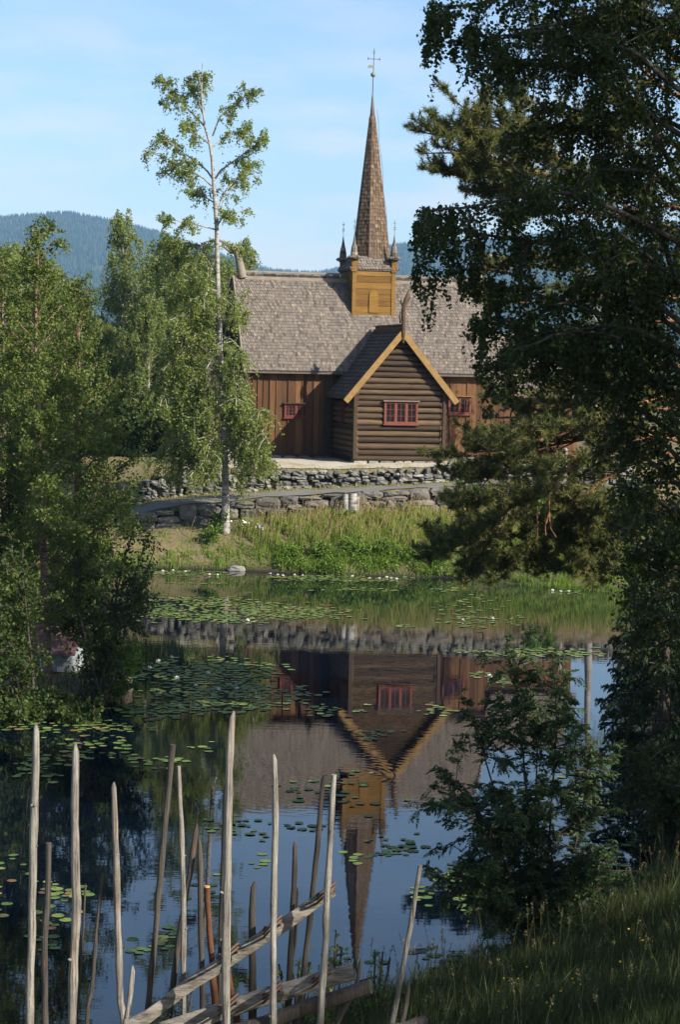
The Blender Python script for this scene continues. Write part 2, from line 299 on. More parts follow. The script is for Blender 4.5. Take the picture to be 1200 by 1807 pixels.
def hgt_at(X, Y):
    X, Y = np.asarray(X, float), np.asarray(Y, float); s = sdf(X, Y)
    near = .265 * s + np.clip(X - .8, 0, 6) * .07 * np.clip((30 - Y) / 6, 0, 1)
    cap = np.interp(Y, [24, 34, 45, 62, 66], [9, 2.2, 1.3, 1.0, 1.0]); cap = np.where((X < 0) & (Y > 30), .38, cap)
    hn = np.minimum(near, cap + .02 * s); hn = np.where((X < 0) & (Y > 30), np.minimum(.38, s * .5), hn)
    ds, dw, du = fb('ds', X), fb('dw', X), fb('du', X); wb, wt, ub, ut = (fb(q, X) for q in ('wb', 'wt', 'ub', 'ut'))
    u = np.clip((Y - ds) / np.maximum(dw - ds, .3), 0, 1); hf = wb * (1 - (1 - u) ** 1.5) * .9 + .1 * wb * u
    hf = np.where(Y > dw + .24, wt + (ub - wt) * np.clip((Y - dw) / (du - dw), 0, 1), hf)
    hf = np.where(Y > du + .24, ut + (CHZ - ut) * np.clip((Y - du) / 2.2, 0, 1), hf)
    h = np.where(Y > np.maximum(66, ds - 4), np.maximum(np.where(s > 0, hf, 0), 0), hn)
    h = h + np.where(s > .3, vnoise(X, Y, 1.6, 2) * .04 * np.clip(s, 0, 1), 0)
    return np.where(s > 0, h, -np.minimum(.9, -s * .5))
def axis(*seg):
    return np.concatenate([np.arange(a, b, st) for a, b, st in seg])
gx = axis((-3000, -300, 300), (-300, -60, 30), (-60, -14, 2), (-14, 14, .22), (14, 60, 2), (60, 300, 30), (300, 3001, 300))
gy = axis((-60, 8, 2), (8, 32, .3), (32, 64, .6), (64, 76, .4), (76, 88, .14), (88, 130, 3), (130, 600, 40), (600, 3001, 300))
GX, GY = np.meshgrid(gx, gy); GZ = hgt_at(GX, GY); GZ = GZ - np.clip((GY - 150) / 400, 0, 1) * 2
def grid_faces(ny, nx):
    i = np.arange(ny - 1)[:, None] * nx + np.arange(nx - 1); return np.stack([i, i + 1, i + nx + 1, i + nx], -1).reshape(-1, 4)
tag(MB().add(np.stack([GX, GY, GZ], -1), grid_faces(*GX.shape), 0, .5, True).build('ground', M['ground']), kind='structure')
def strip(name, mat, a, b, lift, n=120, x0=-13, x1=14, k=8):
    xs = np.linspace(x0, x1, n); T = np.linspace(0, 1, k)[:, None]; Y = a(xs) * (1 - T) + b(xs) * T; X = np.broadcast_to(xs, Y.shape)
    Z = hgt_at(X, Y) + lift; tag(MB().add(np.stack([X, Y, Z], -1), grid_faces(k, n), 0, .5, True).build(name, mat), kind='structure')
strip('path', M['path'], lambda x: fb('dw', x) + .30, lambda x: fb('dw', x) + 1.6, .035, x0=-9)
strip('terrace', M['terrace'], lambda x: fb('du', x) + .42, lambda x: fb('du', x) + 9, .03, x0=-6.9, k=20)
wx = np.array([-60, 60.]); 
tag(MB().add([(-45, 14, 0), (40, 14, 0), (40, 84, 0), (-45, 84, 0)], [[0, 1, 2, 3]], 0, .5).build('water', M['water']), kind='structure')

# ------------------------------------------------------------------ hills with far forest, and the air in front of them
RX = np.array([-300, -100, 0, 60, 120, 200, 290, 400, 480, 560, 620, 690, 760, 830, 960, 1100, 1200, 1500.])
RY = np.array([420, 392, 386, 381, 377, 392, 415, 455, 480, 484, 470, 436, 428, 430, 415, 400, 396, 420.])
RD = 3900.0; rw = W(RX, RY, RD); hx = np.linspace(-1500, 1500, 160); hy = np.concatenate([np.linspace(2300, RD, 40), np.linspace(RD + 60, 4500, 8)])
def hill_h(X, Y):
    r = np.interp(X, rw[:, 0], rw[:, 2]); t = np.clip((Y - 2300) / (RD - 2300), 0, 1); f = t ** .85
    f = np.where(Y > RD, 1 - (Y - RD) / 1500, f); return r * f + vnoise(X, Y, .009, 1) * 16 * t * (1 - t) * 2 - 4
HX, HY = np.meshgrid(hx, hy)
tag(MB().add(np.stack([HX, HY, hill_h(HX, HY)], -1), grid_faces(*HX.shape), 0, .5, True).build('hills', M['hill']), kind='structure')
n = 30000; fx = rng.uniform(-760, 800, n); fy = RD - (RD - 2500) * rng.random(n) ** 1.25; fy[:2600] = RD + rng.normal(0, 12, 2600)
ok = (np.abs(fx / fy) < .19); fx, fy = fx[ok], fy[ok]; fz = hill_h(fx, fy); n = len(fx); hh = rng.uniform(7, 15, n); rr = hh * rng.uniform(.18, .28, n)
a = np.arange(5) * 2 * math.pi / 5; cb = np.stack([fx, fy, fz - 1], -1); ringv = cb[:, None] + np.stack([np.cos(a), np.sin(a), a * 0], -1)[None] * rr[:, None, None]
tip = cb + np.stack([fx * 0, fx * 0, hh], -1); V = np.concatenate([ringv, tip[:, None]], 1); i = np.arange(n)[:, None] * 6
F = np.stack([np.stack([i[:, 0] + j, i[:, 0] + (j + 1) % 5, i[:, 0] + 5], -1) for j in range(5)], 1).reshape(-1, 3)
tag(MB().add(V, F, 0, np.repeat(rng.random(n), 5)).build('conifer_forest', M['conifer']), 'dense blue green conifer forest covering the distant hills', 'forest', kind='stuff')
hz = MB().box((-2600, -80, -2), (2600, 4650, 420)).build('haze', (hm := Nodes('haze')).m); tag(hz, 'thin blue summer haze in front of the hills', 'haze', kind='stuff')
hm.t.nodes.remove(hm.p); pv = hm.n('ShaderNodeVolumePrincipled'); pv.inputs['Color'].default_value = (.34, .62, 1, 1); pv.inputs['Density'].default_value = 1.25e-4; hm.l(pv.outputs[0], hm.out.inputs['Volume'])

# ------------------------------------------------------------------ stave church
TH = math.radians(14); CO = np.array([2.46, 85.0, 4.08])
church = empty('wooden_church', CO, TH)
tag(church, 'dark tarred wooden church with shingled roof, yellow tower and slender spire above the stone wall', 'church')
CU, CV = np.array([math.cos(TH), math.sin(TH), 0]), np.array([-math.sin(TH), math.cos(TH), 0])

def shingles(mb, p0, e, up, W0, H, wdt=.11, ht=.165, lift=.030, trim=None, r=(0, 1), sag=0.0):
    """courses of pointed shingles on the plane p0 + a*e + b*up; trim(b) -> (a0, a1)"""
    p0, e, up = (np.asarray(t, float) for t in (p0, e, up)); e, up = e / np.linalg.norm(e), up / np.linalg.norm(up); nrm = np.cross(e, up)
    rows = int(H / ht); Vs = []; 
    for j in range(rows + 1):
        b = j * ht; a0, a1 = (0, W0) if trim is None else trim(b)
        if a1 - a0 < wdt * .6: continue
        m = max(1, int(round((a1 - a0) / wdt))); ww = (a1 - a0) / m; off = .5 * ww if j % 2 and trim is None else 0
        ac = a0 + (np.arange(m) + .5) * ww + off; ac = ac[ac < a1 + .02] + rng.normal(0, .006, (ac < a1 + .02).sum())
        n = len(ac); w2 = ww * rng.uniform(.42, .49, n); L = min(ht * 1.55, max(H - b, ht)); dz = rng.normal(0, .008, n); tl = rng.normal(0, .006, n); lf = lift * rng.uniform(.7, 1.5, n)
        pts = [(-1, L, 0, 0), (-1, ht * .22, .8, -1), (0, -ht * .05, 1, 0), (1, ht * .22, .8, 1), (1, L, 0, 0)]
        Vs.append(np.stack([p0 + (ac + sx * w2)[:, None] * e + (b + bb + dz)[:, None] * up + (.006 + lf * li + tl * ti)[:, None] * nrm for sx, bb, li, ti in pts], 1))
    V = np.concatenate(Vs); n = len(V); rv = r[0] + (r[1] - r[0]) * rng.beta(2.6, 2.9, n)
    mb.add(V, np.arange(5 * n).reshape(n, 5), 0, rv)
    # thin butt edge of every shingle
    q = np.stack([V[:, 1], V[:, 2], V[:, 2] - nrm * .02, V[:, 1] - nrm * .02], 1); q2 = np.stack([V[:, 2], V[:, 3], V[:, 3] - nrm * .02, V[:, 2] - nrm * .02], 1)
    mb.add(np.concatenate([q, q2]), np.arange(8 * n).reshape(2 * n, 4), 0, np.tile(rv * .3, 2))
def prism(mb, prof, x0, x1, ax='u', r=.5):
    """extrude a (t, z) outline along u or v"""
    n = len(prof); f = (lambda x, t, z: (x, t, z)) if ax == 'u' else (lambda x, t, z: (t, x, z))
    V = [f(x0, t, z) for t, z in prof] + [f(x1, t, z) for t, z in prof]
    mb.add(V, [[i, (i + 1) % n, n + (i + 1) % n, n + i] for i in range(n)], 0, r); mb.add(V, [list(range(n))[::-1]], 0, r); mb.add(V, [list(range(n, 2 * n))], 0, r)

# ---- nave
EV, EZ, RV, RZ = 3.2, 3.80, 6.0, 7.88; NU0, NU1 = -6.16, 5.66; slope = np.array([0, RV - EV, RZ - EZ]); SL = np.linalg.norm(slope)
mb = MB(); vv = 3.6
prism(mb, [(3.68, .1), (8.32, .1), (8.32, 4.3), (6, 7.6), (3.68, 4.3)], -5.80, 5.30, 'u', .2)
u = -5.88
while u < 5.36:
    wd = rng.uniform(.17, .34); mb.box((u + .006, 3.60 + rng.uniform(0, .02), .12), (min(u + wd, 5.36) - .006, 3.675, 4.36)); mb.bar((u, 3.585, .14), (u, 3.585, 4.3), .045, .04, (0, 1, 0)) if rng.random() < .5 else 0; u += wd
for ue, sgn in ((-5.80, -1), (5.30, 1)):
    v = 3.62
    while v < 8.3:
        wd = rng.uniform(.2, .32); top = 4.3 + (2.36 - abs(v + wd / 2 - 6)) * 1.40; mb.box((ue, v + .006, .12), (ue + sgn * rng.uniform(.05, .07), v + wd - .006, top)); v += wd
mb.build('nave_wall', M['board'], church)
mb = MB(); mb.box((-5.95, 3.50, -.02), (5.4, 3.62, .12)); mb.box((-6.0, 3.48, .12), (-5.86, 3.62, 3.9)); mb.box((-2.45, 3.44, .1), (-2.2, 3.6, 3.9)); mb.bar((-6.0, 3.52, 4.0), (5.5, 3.52, 4.0), .12, .2); mb.box((-6.12, 3.3, 3.50), (-5.98, 3.6, 3.72)); mb.build('wall_frame', M['dark_wood'], church)
mb = MB(); prism(mb, [(EV, EZ), (EV + .02, EZ - .14), (RV, RZ - .2), (2 * RV - EV - .02, EZ - .14), (2 * RV - EV, EZ), (RV, RZ)], NU0 + .02, NU1 - .02, 'u', .3)
shingles(mb, (NU0, EV - .03, EZ - .03), (1, 0, 0), slope, NU1 - NU0, SL + .05); shingles(mb, (NU1, 2 * RV - EV, EZ), (-1, 0, 0), slope * [1, -1, 1], NU1 - NU0, SL, .33, .4)
roof = mb.build('roof', M['shingle'], church)
for ue in (NU0 - .03, NU1 + .03):
    for sg in (1, -1): MB().bar((ue, RV - sg * (RV - EV + .06), EZ - .16), (ue, RV - sg * .02, RZ + .02), .26, .06, (1, 0, 0), .6 + .3 * rng.random()).build('verge_board', M['grey_board'], roof)
mb = MB(); mb.box((NU0 + .5, RV - .10, RZ - .06), (NU1 - .4, RV + .10, RZ + .10), .7); mb.box((NU0 + .45, RV - .05, RZ + .27), (NU1 - .35, RV + .05, RZ + .35), .9)
u = NU0 + .5
while u < NU1 - .5:
    wd = .30 + rng.normal(0, .01); mb.box((u, RV - .035, RZ + .09), (u + wd, RV + .035, RZ + .28), rng.uniform(.3, .9)); mb.bar((u + wd + .07, RV, RZ + .10), (u + wd + .07, RV, RZ + .15), .09, .06); u += wd + .15
mb.build('ridge_crest', M['grey_board'], roof)
def beast(name, pts, rad, extra, parent, mat):
    mb = MB(); mb.tube(pts, rad, 7, .5)
    for p, r_ in extra: mb.tube(p, r_, 5, .4)
    return mb.build(name, mat, parent)
beast('dragon_head', [(-5.75, 6, 7.9), (-5.85, 6, 8.3), (-5.95, 6, 8.75), (-6.05, 6, 9.05), (-6.3, 6, 9.25), (-6.6, 6, 9.42)], [.22, .2, .17, .19, .14, .05],
      [([(-6.0, 6, 9.0), (-6.35, 6, 9.05), (-6.75, 6, 9.3)], [.12, .07, .02]), ([(-6.5, 6, 9.4), (-6.9, 6, 9.55), (-7.2, 6, 9.5)], [.06, .05, .015]), ([(-5.98, 6, 9.1), (-5.85, 6, 9.35), (-5.86, 6, 9.6)], [.06, .03, .012])], roof, M['grey_board'])
beast('dragon_head', [(5.3, 6, 7.9), (5.45, 6, 8.3), (5.55, 6, 8.7), (5.62, 6, 9.0), (5.85, 6, 9.2), (6.15, 6, 9.38)], [.2, .18, .16, .18, .13, .05], [([(5.6, 6, 8.95), (5.9, 6, 9.0), (6.25, 6, 9.2)], [.11, .06, .02])], roof, M['grey_board'])

def window(u0, u1, z0, z1, v, lights, rows, cols, mat, head=None, parent=church, ax=0):
    f = MB(); t = .075; P = (lambda u, vv, z: (u, vv, z)) if ax == 0 else (lambda u, vv, z: (v + (vv - v), u, z))
    def bx(a, b, v0, v1, c, d): f.box(P(a, v0, c), P(b, v1, d))
    bx(u0, u1, v - .05, v + .03, z0, z0 + t); bx(u0, u1, v - .05, v + .03, z1 - t, z1); bx(u0, u0 + t, v - .05, v + .03, z0 + t, z1 - t); bx(u1 - t, u1, v - .05, v + .03, z0 + t, z1 - t)
    bx(u0 - .04, u1 + .04, v - .09, v + .02, z0 - .05, z0 - .002)
    iw = (u1 - u0 - 2 * t); m = .075; lw = (iw - (lights - 1) * m) / lights; g = MB()
    for i in range(lights):
        a = u0 + t + i * (lw + m); b = a + lw
        if i: bx(a - m, a, v - .045, v + .03, z0 + t, z1 - t)
        s_ = .03
        bx(a, a + s_, v - .028, v + .03, z0 + t, z1 - t); bx(b - s_, b, v - .028, v + .03, z0 + t, z1 - t); bx(a + s_, b - s_, v - .028, v + .03, z0 + t, z0 + t + s_); bx(a + s_, b - s_, v - .028, v + .03, z1 - t - s_, z1 - t)
        for q in range(1, cols): x = a + lw * q / cols; bx(x - .009, x + .009, v - .02, v + .03, z0 + t + s_, z1 - t - s_)
        for q in range(1, rows): zz = z0 + t + (z1 - z0 - 2 * t) * q / rows; bx(a + s_, b - s_, v - .022, v + .031, zz - .009, zz + .009)
        g.box(P(a + .002, v + .005, z0 + t + .002), P(b - .002, v + .012, z1 - t - .002))
    wdw = f.build('window', mat, parent); g.build('pane', M['glass'], wdw)
    if head: MB().box(P(u0 - .06, v - .14, z1 + .003), P(u1 + .06, v + .02, z1 + .05)).build('head_board', head, wdw)
window(-4.27, -3.20, 1.73, 2.33, 3.57, 2, 3, 3, M['red_paint_dull'], M['dark_wood'])
window(3.28, 4.34, 1.97, 2.76, 3.57, 2, 3, 2, M['red_paint'], M['barge'])
# foundation
def rock(mb, c, s_, r=None, mi=0, jit=.10, pw=4.0, n=2, rot=0.0):
    if n not in ROCK:
        t = np.linspace(-1, 1, n + 1); P = []; F = []; 
        for ax in range(3):
            for sg in (-1, 1):
                o = len(P)
                for a_ in t:
                    for b_ in t:
                        p = [0, 0, 0]; p[ax] = sg; p[(ax + 1) % 3] = a_ * sg; p[(ax + 2) % 3] = b_; P.append(p)
                F += [[o + i * (n + 1) + j, o + (i + 1) * (n + 1) + j, o + (i + 1) * (n + 1) + j + 1, o + i * (n + 1) + j + 1] for i in range(n) for j in range(n)]
        P = np.round(np.array(P, float), 6); U, inv = np.unique(P, axis=0, return_inverse=True); ROCK[n] = (U, inv.ravel()[np.array(F)])
    U, F = ROCK[n]; V = U / (np.abs(U) ** pw).sum(1, keepdims=True) ** (1 / pw); V = V * (1 + rng.normal(0, jit, V.shape)); V = V * (np.asarray(s_) / 2)
    if rot: cs, sn_ = math.cos(rot), math.sin(rot); V = np.stack([V[:, 0] * cs - V[:, 1] * sn_, V[:, 0] * sn_ + V[:, 1] * cs, V[:, 2]], -1)
    mb.add(V + c, F, mi, r)
ROCK = {}
for a_, b_, v in ((-5.9, -2.05, 3.55), (-2.0, 2.0, .02), (2.1, 5.3, 3.55)):
    u = a_; mb = MB()
    while u < b_:
        wd = rng.uniform(.3, .75); rock(mb, (u + wd / 2, v + .12, -.13), (wd * .98, .4, .42 + rng.normal(0, .03)), rng.uniform(.4, 1), 0, .05, 6); u += wd
    mb.build('foundation', M['stone'], church)

# ---- log annex
AZ = 5.52; mb = MB(); AS = 1.15
prism(mb, [(-1.93, .02), (1.93, .02), (1.93, 3.2), (0, 5.4), (-1.93, 3.2)], .07, 3.6, 'v', 0.0)  # core in the darkest tone puts shade into the log gaps
z = .12
while z < 5.25:
    rr_ = .125 + rng.normal(0, .006); hw = min(2.0, (5.40 - z) / AS)
    a_, b_ = ((-hw - .03 - .07 * rng.random(), hw + .03 + .07 * rng.random()) if z < 2.95 else (-hw, hw)); m = 12
    P = np.stack([np.linspace(a_, b_, m), np.full(m, .02) + rng.normal(0, .006, m), np.full(m, z) + np.cumsum(rng.normal(0, .004, m))], -1)
    mb.tube(P, rr_ * (1 + rng.normal(0, .025, m)) * np.linspace(1.04, .95, m)[::int(rng.choice([-1, 1]))], 10, rng.random())
    z += rr_ * 2.0
for sg in (-1, 1):
    z = .24
    while z < 3.3:
        m = 8; P = np.stack([np.full(m, sg * 1.93), np.linspace(-.12, 3.6, m), np.full(m, z)], -1); mb.tube(P, .122 * (1 + rng.normal(0, .02, m)), 9, rng.random()); z += .245
logw = mb.build('log_wall', M['tar_log'], church)
for sg in (-1, 1): MB().box((sg * 1.98 - .07, -.17, .10), (sg * 1.98 + .07, -.02, 3.05), .3).build('corner_board', M['tar_log'], logw)
window(-.71, .78, 1.60, 2.56, -.13, 3, 3, 2, M['red_paint'], M['grey_board'], logw)
window(1.5, 2.0, 1.65, 2.5, -2.08, 1, 3, 1, M['red_paint_dull'], None, logw, 1)
mb = MB(); e0 = 2.42
for sg in (-1, 1):
    pr = [(0, AZ + .02), (sg * e0, AZ + .02 - e0 * AS), (sg * e0, AZ - .08 - e0 * AS), (0, AZ - .12)]; prism(mb, pr if sg > 0 else pr[::-1], -.28, 4.45, 'v', .2)
    up = np.array([-sg * e0, 0, e0 * AS]); L_ = np.linalg.norm(up)
    shingles(mb, (sg * e0, 4.5 if sg < 0 else -.3, AZ + .04 - e0 * AS), (0, sg, 0), up, 4.8, L_, .17, .21)
aroof = mb.build('annex_roof', M['shingle_dark'], church)
for sg in (-1, 1): MB().bar((sg * (e0 + .05), -.34, AZ - .14 - (e0 + .05) * AS), (sg * .02, -.34, AZ - .05), .09, .25, np.cross((0, 1, 0), (sg, 0, -AS)), .5 + .3 * rng.random()).build('barge_board', M['barge'], aroof)
mb = MB(); mb.bar((0, -.2, AZ + .10), (0, 4.25, AZ + .10), .16, .16, r=.3)
for v in np.arange(-.1, 4.2, .16): mb.tube([(0, v, AZ + .16), (0, v, AZ + .30)], [.06, .05], 6, rng.random())
mb.bar((0, -.2, AZ + .32), (0, 4.25, AZ + .32), .10, .05, r=.8); mb.build('ridge_crest', M['tar_log'], aroof)
beast('dragon_head', [(0, -.36, 5.05), (.0, -.36, 5.5), (.0, -.36, 5.95), (-.03, -.36, 6.3), (.0, -.36, 6.62), (.08, -.36, 6.85), (.13, -.36, 7.1), (.22, -.36, 7.34)], [.05, .10, .095, .085, .095, .10, .055, .015],
      [([(.05, -.36, 6.75), (.20, -.36, 6.9), (.30, -.36, 7.0)], [.08, .05, .02]), ([(-.02, -.36, 6.6), (-.15, -.36, 6.8), (-.10, -.36, 6.98)], [.06, .035, .012]), ([(-.1, -.36, 5.9), (-.17, -.36, 6.15), (-.15, -.36, 6.4)], [.06, .04, .015])], aroof, M['tar_log'])

# ---- tower and spire
TC = (.06, 6.0); tw = 1.0; TF = 4.92
tower = empty('tower', (0, 0, 0)); tower.parent = church
mb = MB(); mb.box((TC[0] - .94, TF + .06, 5.9), (TC[0] + .94, 7.08, 8.45), .5); z = 6.2
for hh_ in (.28, .26, .24, .30, .24, .28, .30, .30, .12):
    mb.box((TC[0] - .83, TF + rng.uniform(-.012, .012), z + .006), (TC[0] + .83, TF + .07, z + hh_ - .006)); z += hh_
for sg in (-1, 1):
    z = 6.2
    while z < 8.4: mb.box((TC[0] + sg * .93, TF + .1, z + .005), (TC[0] + sg * .96, 7.05, z + .27)); z += .28
    for v in (TF - .03, 7.0): mb.box((TC[0] + sg * .83, v, 6.0), (TC[0] + sg * 1.0, v + .15, 8.5), .8 if v < 6 else .4)
twall = mb.build('tower_wall', M['tower_board'], tower)
mb = MB(); prof = [(-.21, 0), (.21, 0)] + [(.21 * math.cos(t), .78 + .22 * math.sin(t)) for t in np.linspace(0, math.pi, 9)]; n_ = len(prof)
V = [(TC[0] + x, TF - .045, 6.46 + z_) for x, z_ in prof] + [(TC[0] + x, TF + .02, 6.46 + z_) for x, z_ in prof]; mb.add(V, [list(range(n_))], 0, 1.0); mb.add(V, [[i, n_ + i, n_ + (i + 1) % n_, (i + 1) % n_] for i in range(n_)], 0, .1)
mb.build('hatch', M['tower_board'], tower)
# skirt roof
mb = MB(); z0, z1, b0, b1 = 8.40, 8.98, 1.12, .72
V = [(TC[0] + sx * b, TC[1] + sy * (b + (.02)), z_) for z_, b in ((z0 - .06, b0), (z0, b0), (z1, b1)) for sx, sy in ((-1, -1), (1, -1), (1, 1), (-1, 1))]
mb.add(V, [[i + 4 * k_, (i + 1) % 4 + 4 * k_, (i + 1) % 4 + 4 * k_ + 4, i + 4 * k_ + 4] for k_ in (0, 1) for i in range(4)] + [[3, 2, 1, 0], [8, 9, 10, 11]], 0, .2)
dn = np.array([0, b0 - b1, z1 - z0]); Ls = np.linalg.norm(dn)
for R_ in range(4):
    a_ = R_ * math.pi / 2; rot = np.array([[math.cos(a_), -math.sin(a_), 0], [math.sin(a_), math.cos(a_), 0], [0, 0, 1]])
    tmp = MB(); shingles(tmp, (-b0, -b0 - .04, z0 - .02), (1, 0, 0), dn, 2 * b0, Ls, .13, .15, trim=lambda b: (b * (b0 - b1) / Ls, 2 * b0 - b * (b0 - b1) / Ls))
    for V_, (F_, m_, r_, s_) in zip(tmp.V, tmp.F): mb.add(V_ @ rot.T + [TC[0], TC[1], 0], F_ - F_.min(), 0, r_)
mb.build('skirt_roof', M['shingle'], tower)
# spire
SX, SY, SR = .20, 6.0, .80; S0, S1, S2 = 8.92, 15.30, 16.25; ax_ = (.11, 6.0)
mb = MB(); a8 = (np.arange(8) + .5) * math.pi / 4 - math.pi / 2
def ringp(z_):
    t = (z_ - S0) / (S2 - S0); R_ = SR * (1 - t) * (1 + .05 * math.exp(-((t) / .05))) + .02; cx = SX + (ax_[0] - SX) * t
    return np.stack([cx + R_ * np.cos(a8), SY + R_ * np.sin(a8), np.full(8, z_)], -1)
zs = np.linspace(S0, S2, 12); Rr = np.stack([ringp(z_) for z_ in zs]); V = Rr.reshape(-1, 3)
mb.add(V, [[i * 8 + j, i * 8 + (j + 1) % 8, (i + 1) * 8 + (j + 1) % 8, (i + 1) * 8 + j] for i in range(11) for j in range(8)], 0, .15)
bot, top = ringp(S0), ringp(S1)
for j in range(8):
    b_l, b_r, t_l, t_r = bot[j], bot[(j + 1) % 8], top[j], top[(j + 1) % 8]; mid0, mid1 = (b_l + b_r) / 2, (t_l + t_r) / 2
    e = b_r - b_l; wb_, wt_ = np.linalg.norm(e), np.linalg.norm(t_r - t_l); up = mid1 - mid0; H_ = np.linalg.norm(up); e = e / wb_
    p0 = mid0 - np.asarray(e) * 0; shingles(mb, p0, e, up, 0, H_, .125, .17, .022, trim=lambda b: (-(wb_ + (wt_ - wb_) * b / H_) / 2, (wb_ + (wt_ - wb_) * b / H_) / 2))
    mb.tube([b_l, t_l], [.035, .02], 5, .1)
spire = mb.build('spire', M['shingle_spire'], tower)
mb = MB(); mb.tube([(ax_[0] + .012, SY, S1 - .03), (ax_[0], SY, S2 - .1), (ax_[0], SY, S2 + .1)], [.12, .045, .02], 10); mb.build('lead_cap', M['lead'], spire)
mb = MB(); cx = ax_[0]; mb.tube([(cx, SY, S2), (cx + .01, SY, 17.2), (cx + .035, SY, 18.38)], [.022, .018, .012], 6); mb.tube([(cx - .27, SY - .0, 17.9), (cx + .33, SY, 17.9)], .014, 5)
for x_, z_ in ((-.24, 17.9), (.30, 17.9)): mb.tube([(cx + x_, SY, z_ - .07), (cx + x_, SY, z_ + .07)], .013, 5)
for z_ in (18.15, 18.22): mb.tube([(cx - .03, SY, z_), (cx + .09, SY, z_)], .012, 5)
vane = mb.build('weather_vane', M['iron'], spire)
mb = MB(); mb.tube([(cx + .01, SY, 17.08), (cx + .01, SY, 17.12), (cx + .01, SY, 17.2), (cx + .01, SY, 17.27), (cx + .01, SY, 17.31)], [.02, .09, .125, .09, .02], 10); mb.build('ball', M['copper'], vane)
mb = MB(); mb.box((cx - .20, SY - .012, 17.50), (cx - .01, SY + .012, 17.62)); mb.box((cx - .24, SY - .012, 17.47), (cx - .20, SY + .012, 17.58)); mb.build('flag', M['copper'], vane)
mb = MB(); zz = np.linspace(S1 + .3, S0 + .1, 14); mb.tube([(SX + (ax_[0] - SX) * (z_ - S0) / (S2 - S0) + SR * .93 * (1 - (z_ - S0) / (S2 - S0)) + .10 + .03 * math.sin(z_ * 3), SY - .15, z_) for z_ in zz], .008, 4); mb.build('lightning_cable', M['iron'], spire)
for sx, sy in ((-1, -1), (1, -1), (-1, 1), (1, 1)):
    cx, cy = TC[0] + sx * .93, TC[1] + sy * 1.04
    mb = MB(); mb.box((cx - .12, cy - .12, 8.28), (cx + .12, cy + .12, 8.86), .6); mb.box((cx - .16, cy - .16, 8.80), (cx + .16, cy + .16, 8.855), .3)
    tu = mb.build('turret', M['tower_board'], tower)
    mb = MB(); mb.tube([(cx, cy, 8.85), (cx, cy, 8.90), (cx, cy, 9.0), (cx, cy, 9.05)], [.30, .28, .16, .14], 8, .3, smooth=False)
    for k_, (za, zb, ra, rb) in enumerate(((9.02, 9.19, .175, .15), (9.16, 9.33, .165, .13), (9.30, 9.47, .145, .11))): mb.tube([(cx, cy, za), (cx, cy, zb)], [ra, rb], 8, rng.random(), smooth=False)
    for t in np.arange(0, 2 * math.pi, .39): mb.tube([(cx + .30 * math.cos(t), cy + .30 * math.sin(t), 8.88), (cx + .2 * math.cos(t), cy + .2 * math.sin(t), 8.98)], [.05, .03], 4, rng.random())
    mb.build('spirelet', M['shingle'], tu)
    mb = MB(); mb.tube([(cx, cy, 9.44), (cx, cy, 9.72), (cx, cy, 9.95)], [.10, .05, .018], 8); mb.tube([(cx, cy, 9.9), (cx, cy, 10.62)], .012, 5)
    for z_ in (10.22, 10.30, 10.5): mb.bar((cx - .06, cy, z_), (cx + .06, cy, z_), .02, .025)
    mb.build('finial', M['lead'], tu)
# ---- chancel and west porch
mb = MB(); prism(mb, [(4.35, .1), (7.65, .1), (7.65, 3.0), (6, 5.3), (4.35, 3.0)], 5.3, 9.6, 'u', .3); u = 5.4
while u < 9.6: wd = rng.uniform(.2, .32); mb.box((u + .006, 4.27, .1), (u + wd - .006, 4.345, 3.1)); u += wd
mb.build('chancel_wall', M['board'], church)
mb = MB(); up = np.array([0, 2.1, 2.95]); prism(mb, [(3.9, 2.75), (6, 5.7), (8.1, 2.75), (6, 5.5)], 5.72, 9.9, 'u', .2); shingles(mb, (5.72, 3.88, 2.74), (1, 0, 0), up, 4.2, np.linalg.norm(up)); mb.build('chancel_roof', M['shingle'], church)
mb = MB(); mb.box((-8.3, 4.5, -.1), (-5.9, 7.6, 2.9), .1); 
for v in np.arange(4.6, 7.5, .28): mb.box((-8.36, v, 0), (-8.3, v + .26, 2.9))
for u in np.arange(-8.3, -6, .28): mb.box((u, 4.44, 0), (u + .26, 4.5, 2.9))
mb.build('porch_wall', M['dark_wood'], church)
mb = MB(); prism(mb, [(4.1, 2.95), (6, 4.9), (7.9, 2.95), (6, 4.7)], -8.6, -5.86, 'u', .2); up = np.array([0, 1.9, 1.95]); shingles(mb, (-8.6, 4.08, 2.95), (1, 0, 0), up, 2.7, np.linalg.norm(up)); mb.build('porch_roof', M['shingle_dark'], church)
mb = MB(); mb.box((-8.0, 4.0, -.1), (-7.86, 4.14, 2.9)); mb.build('porch_post', M['board'], church)
mb = MB(); mb.box((-7.3, 2.6, -.2), (-6.5, 3.3, .05)); mb.box((-7.15, 2.9, .05), (-6.5, 3.3, .28)); o = mb.build('stone_step', M['stone'])
o.location = CO; o.rotation_euler = (0, 0, TH); tag(o, 'pale stone steps on the terrace at the west end of the church', 'steps')

rng = np.random.default_rng(112)
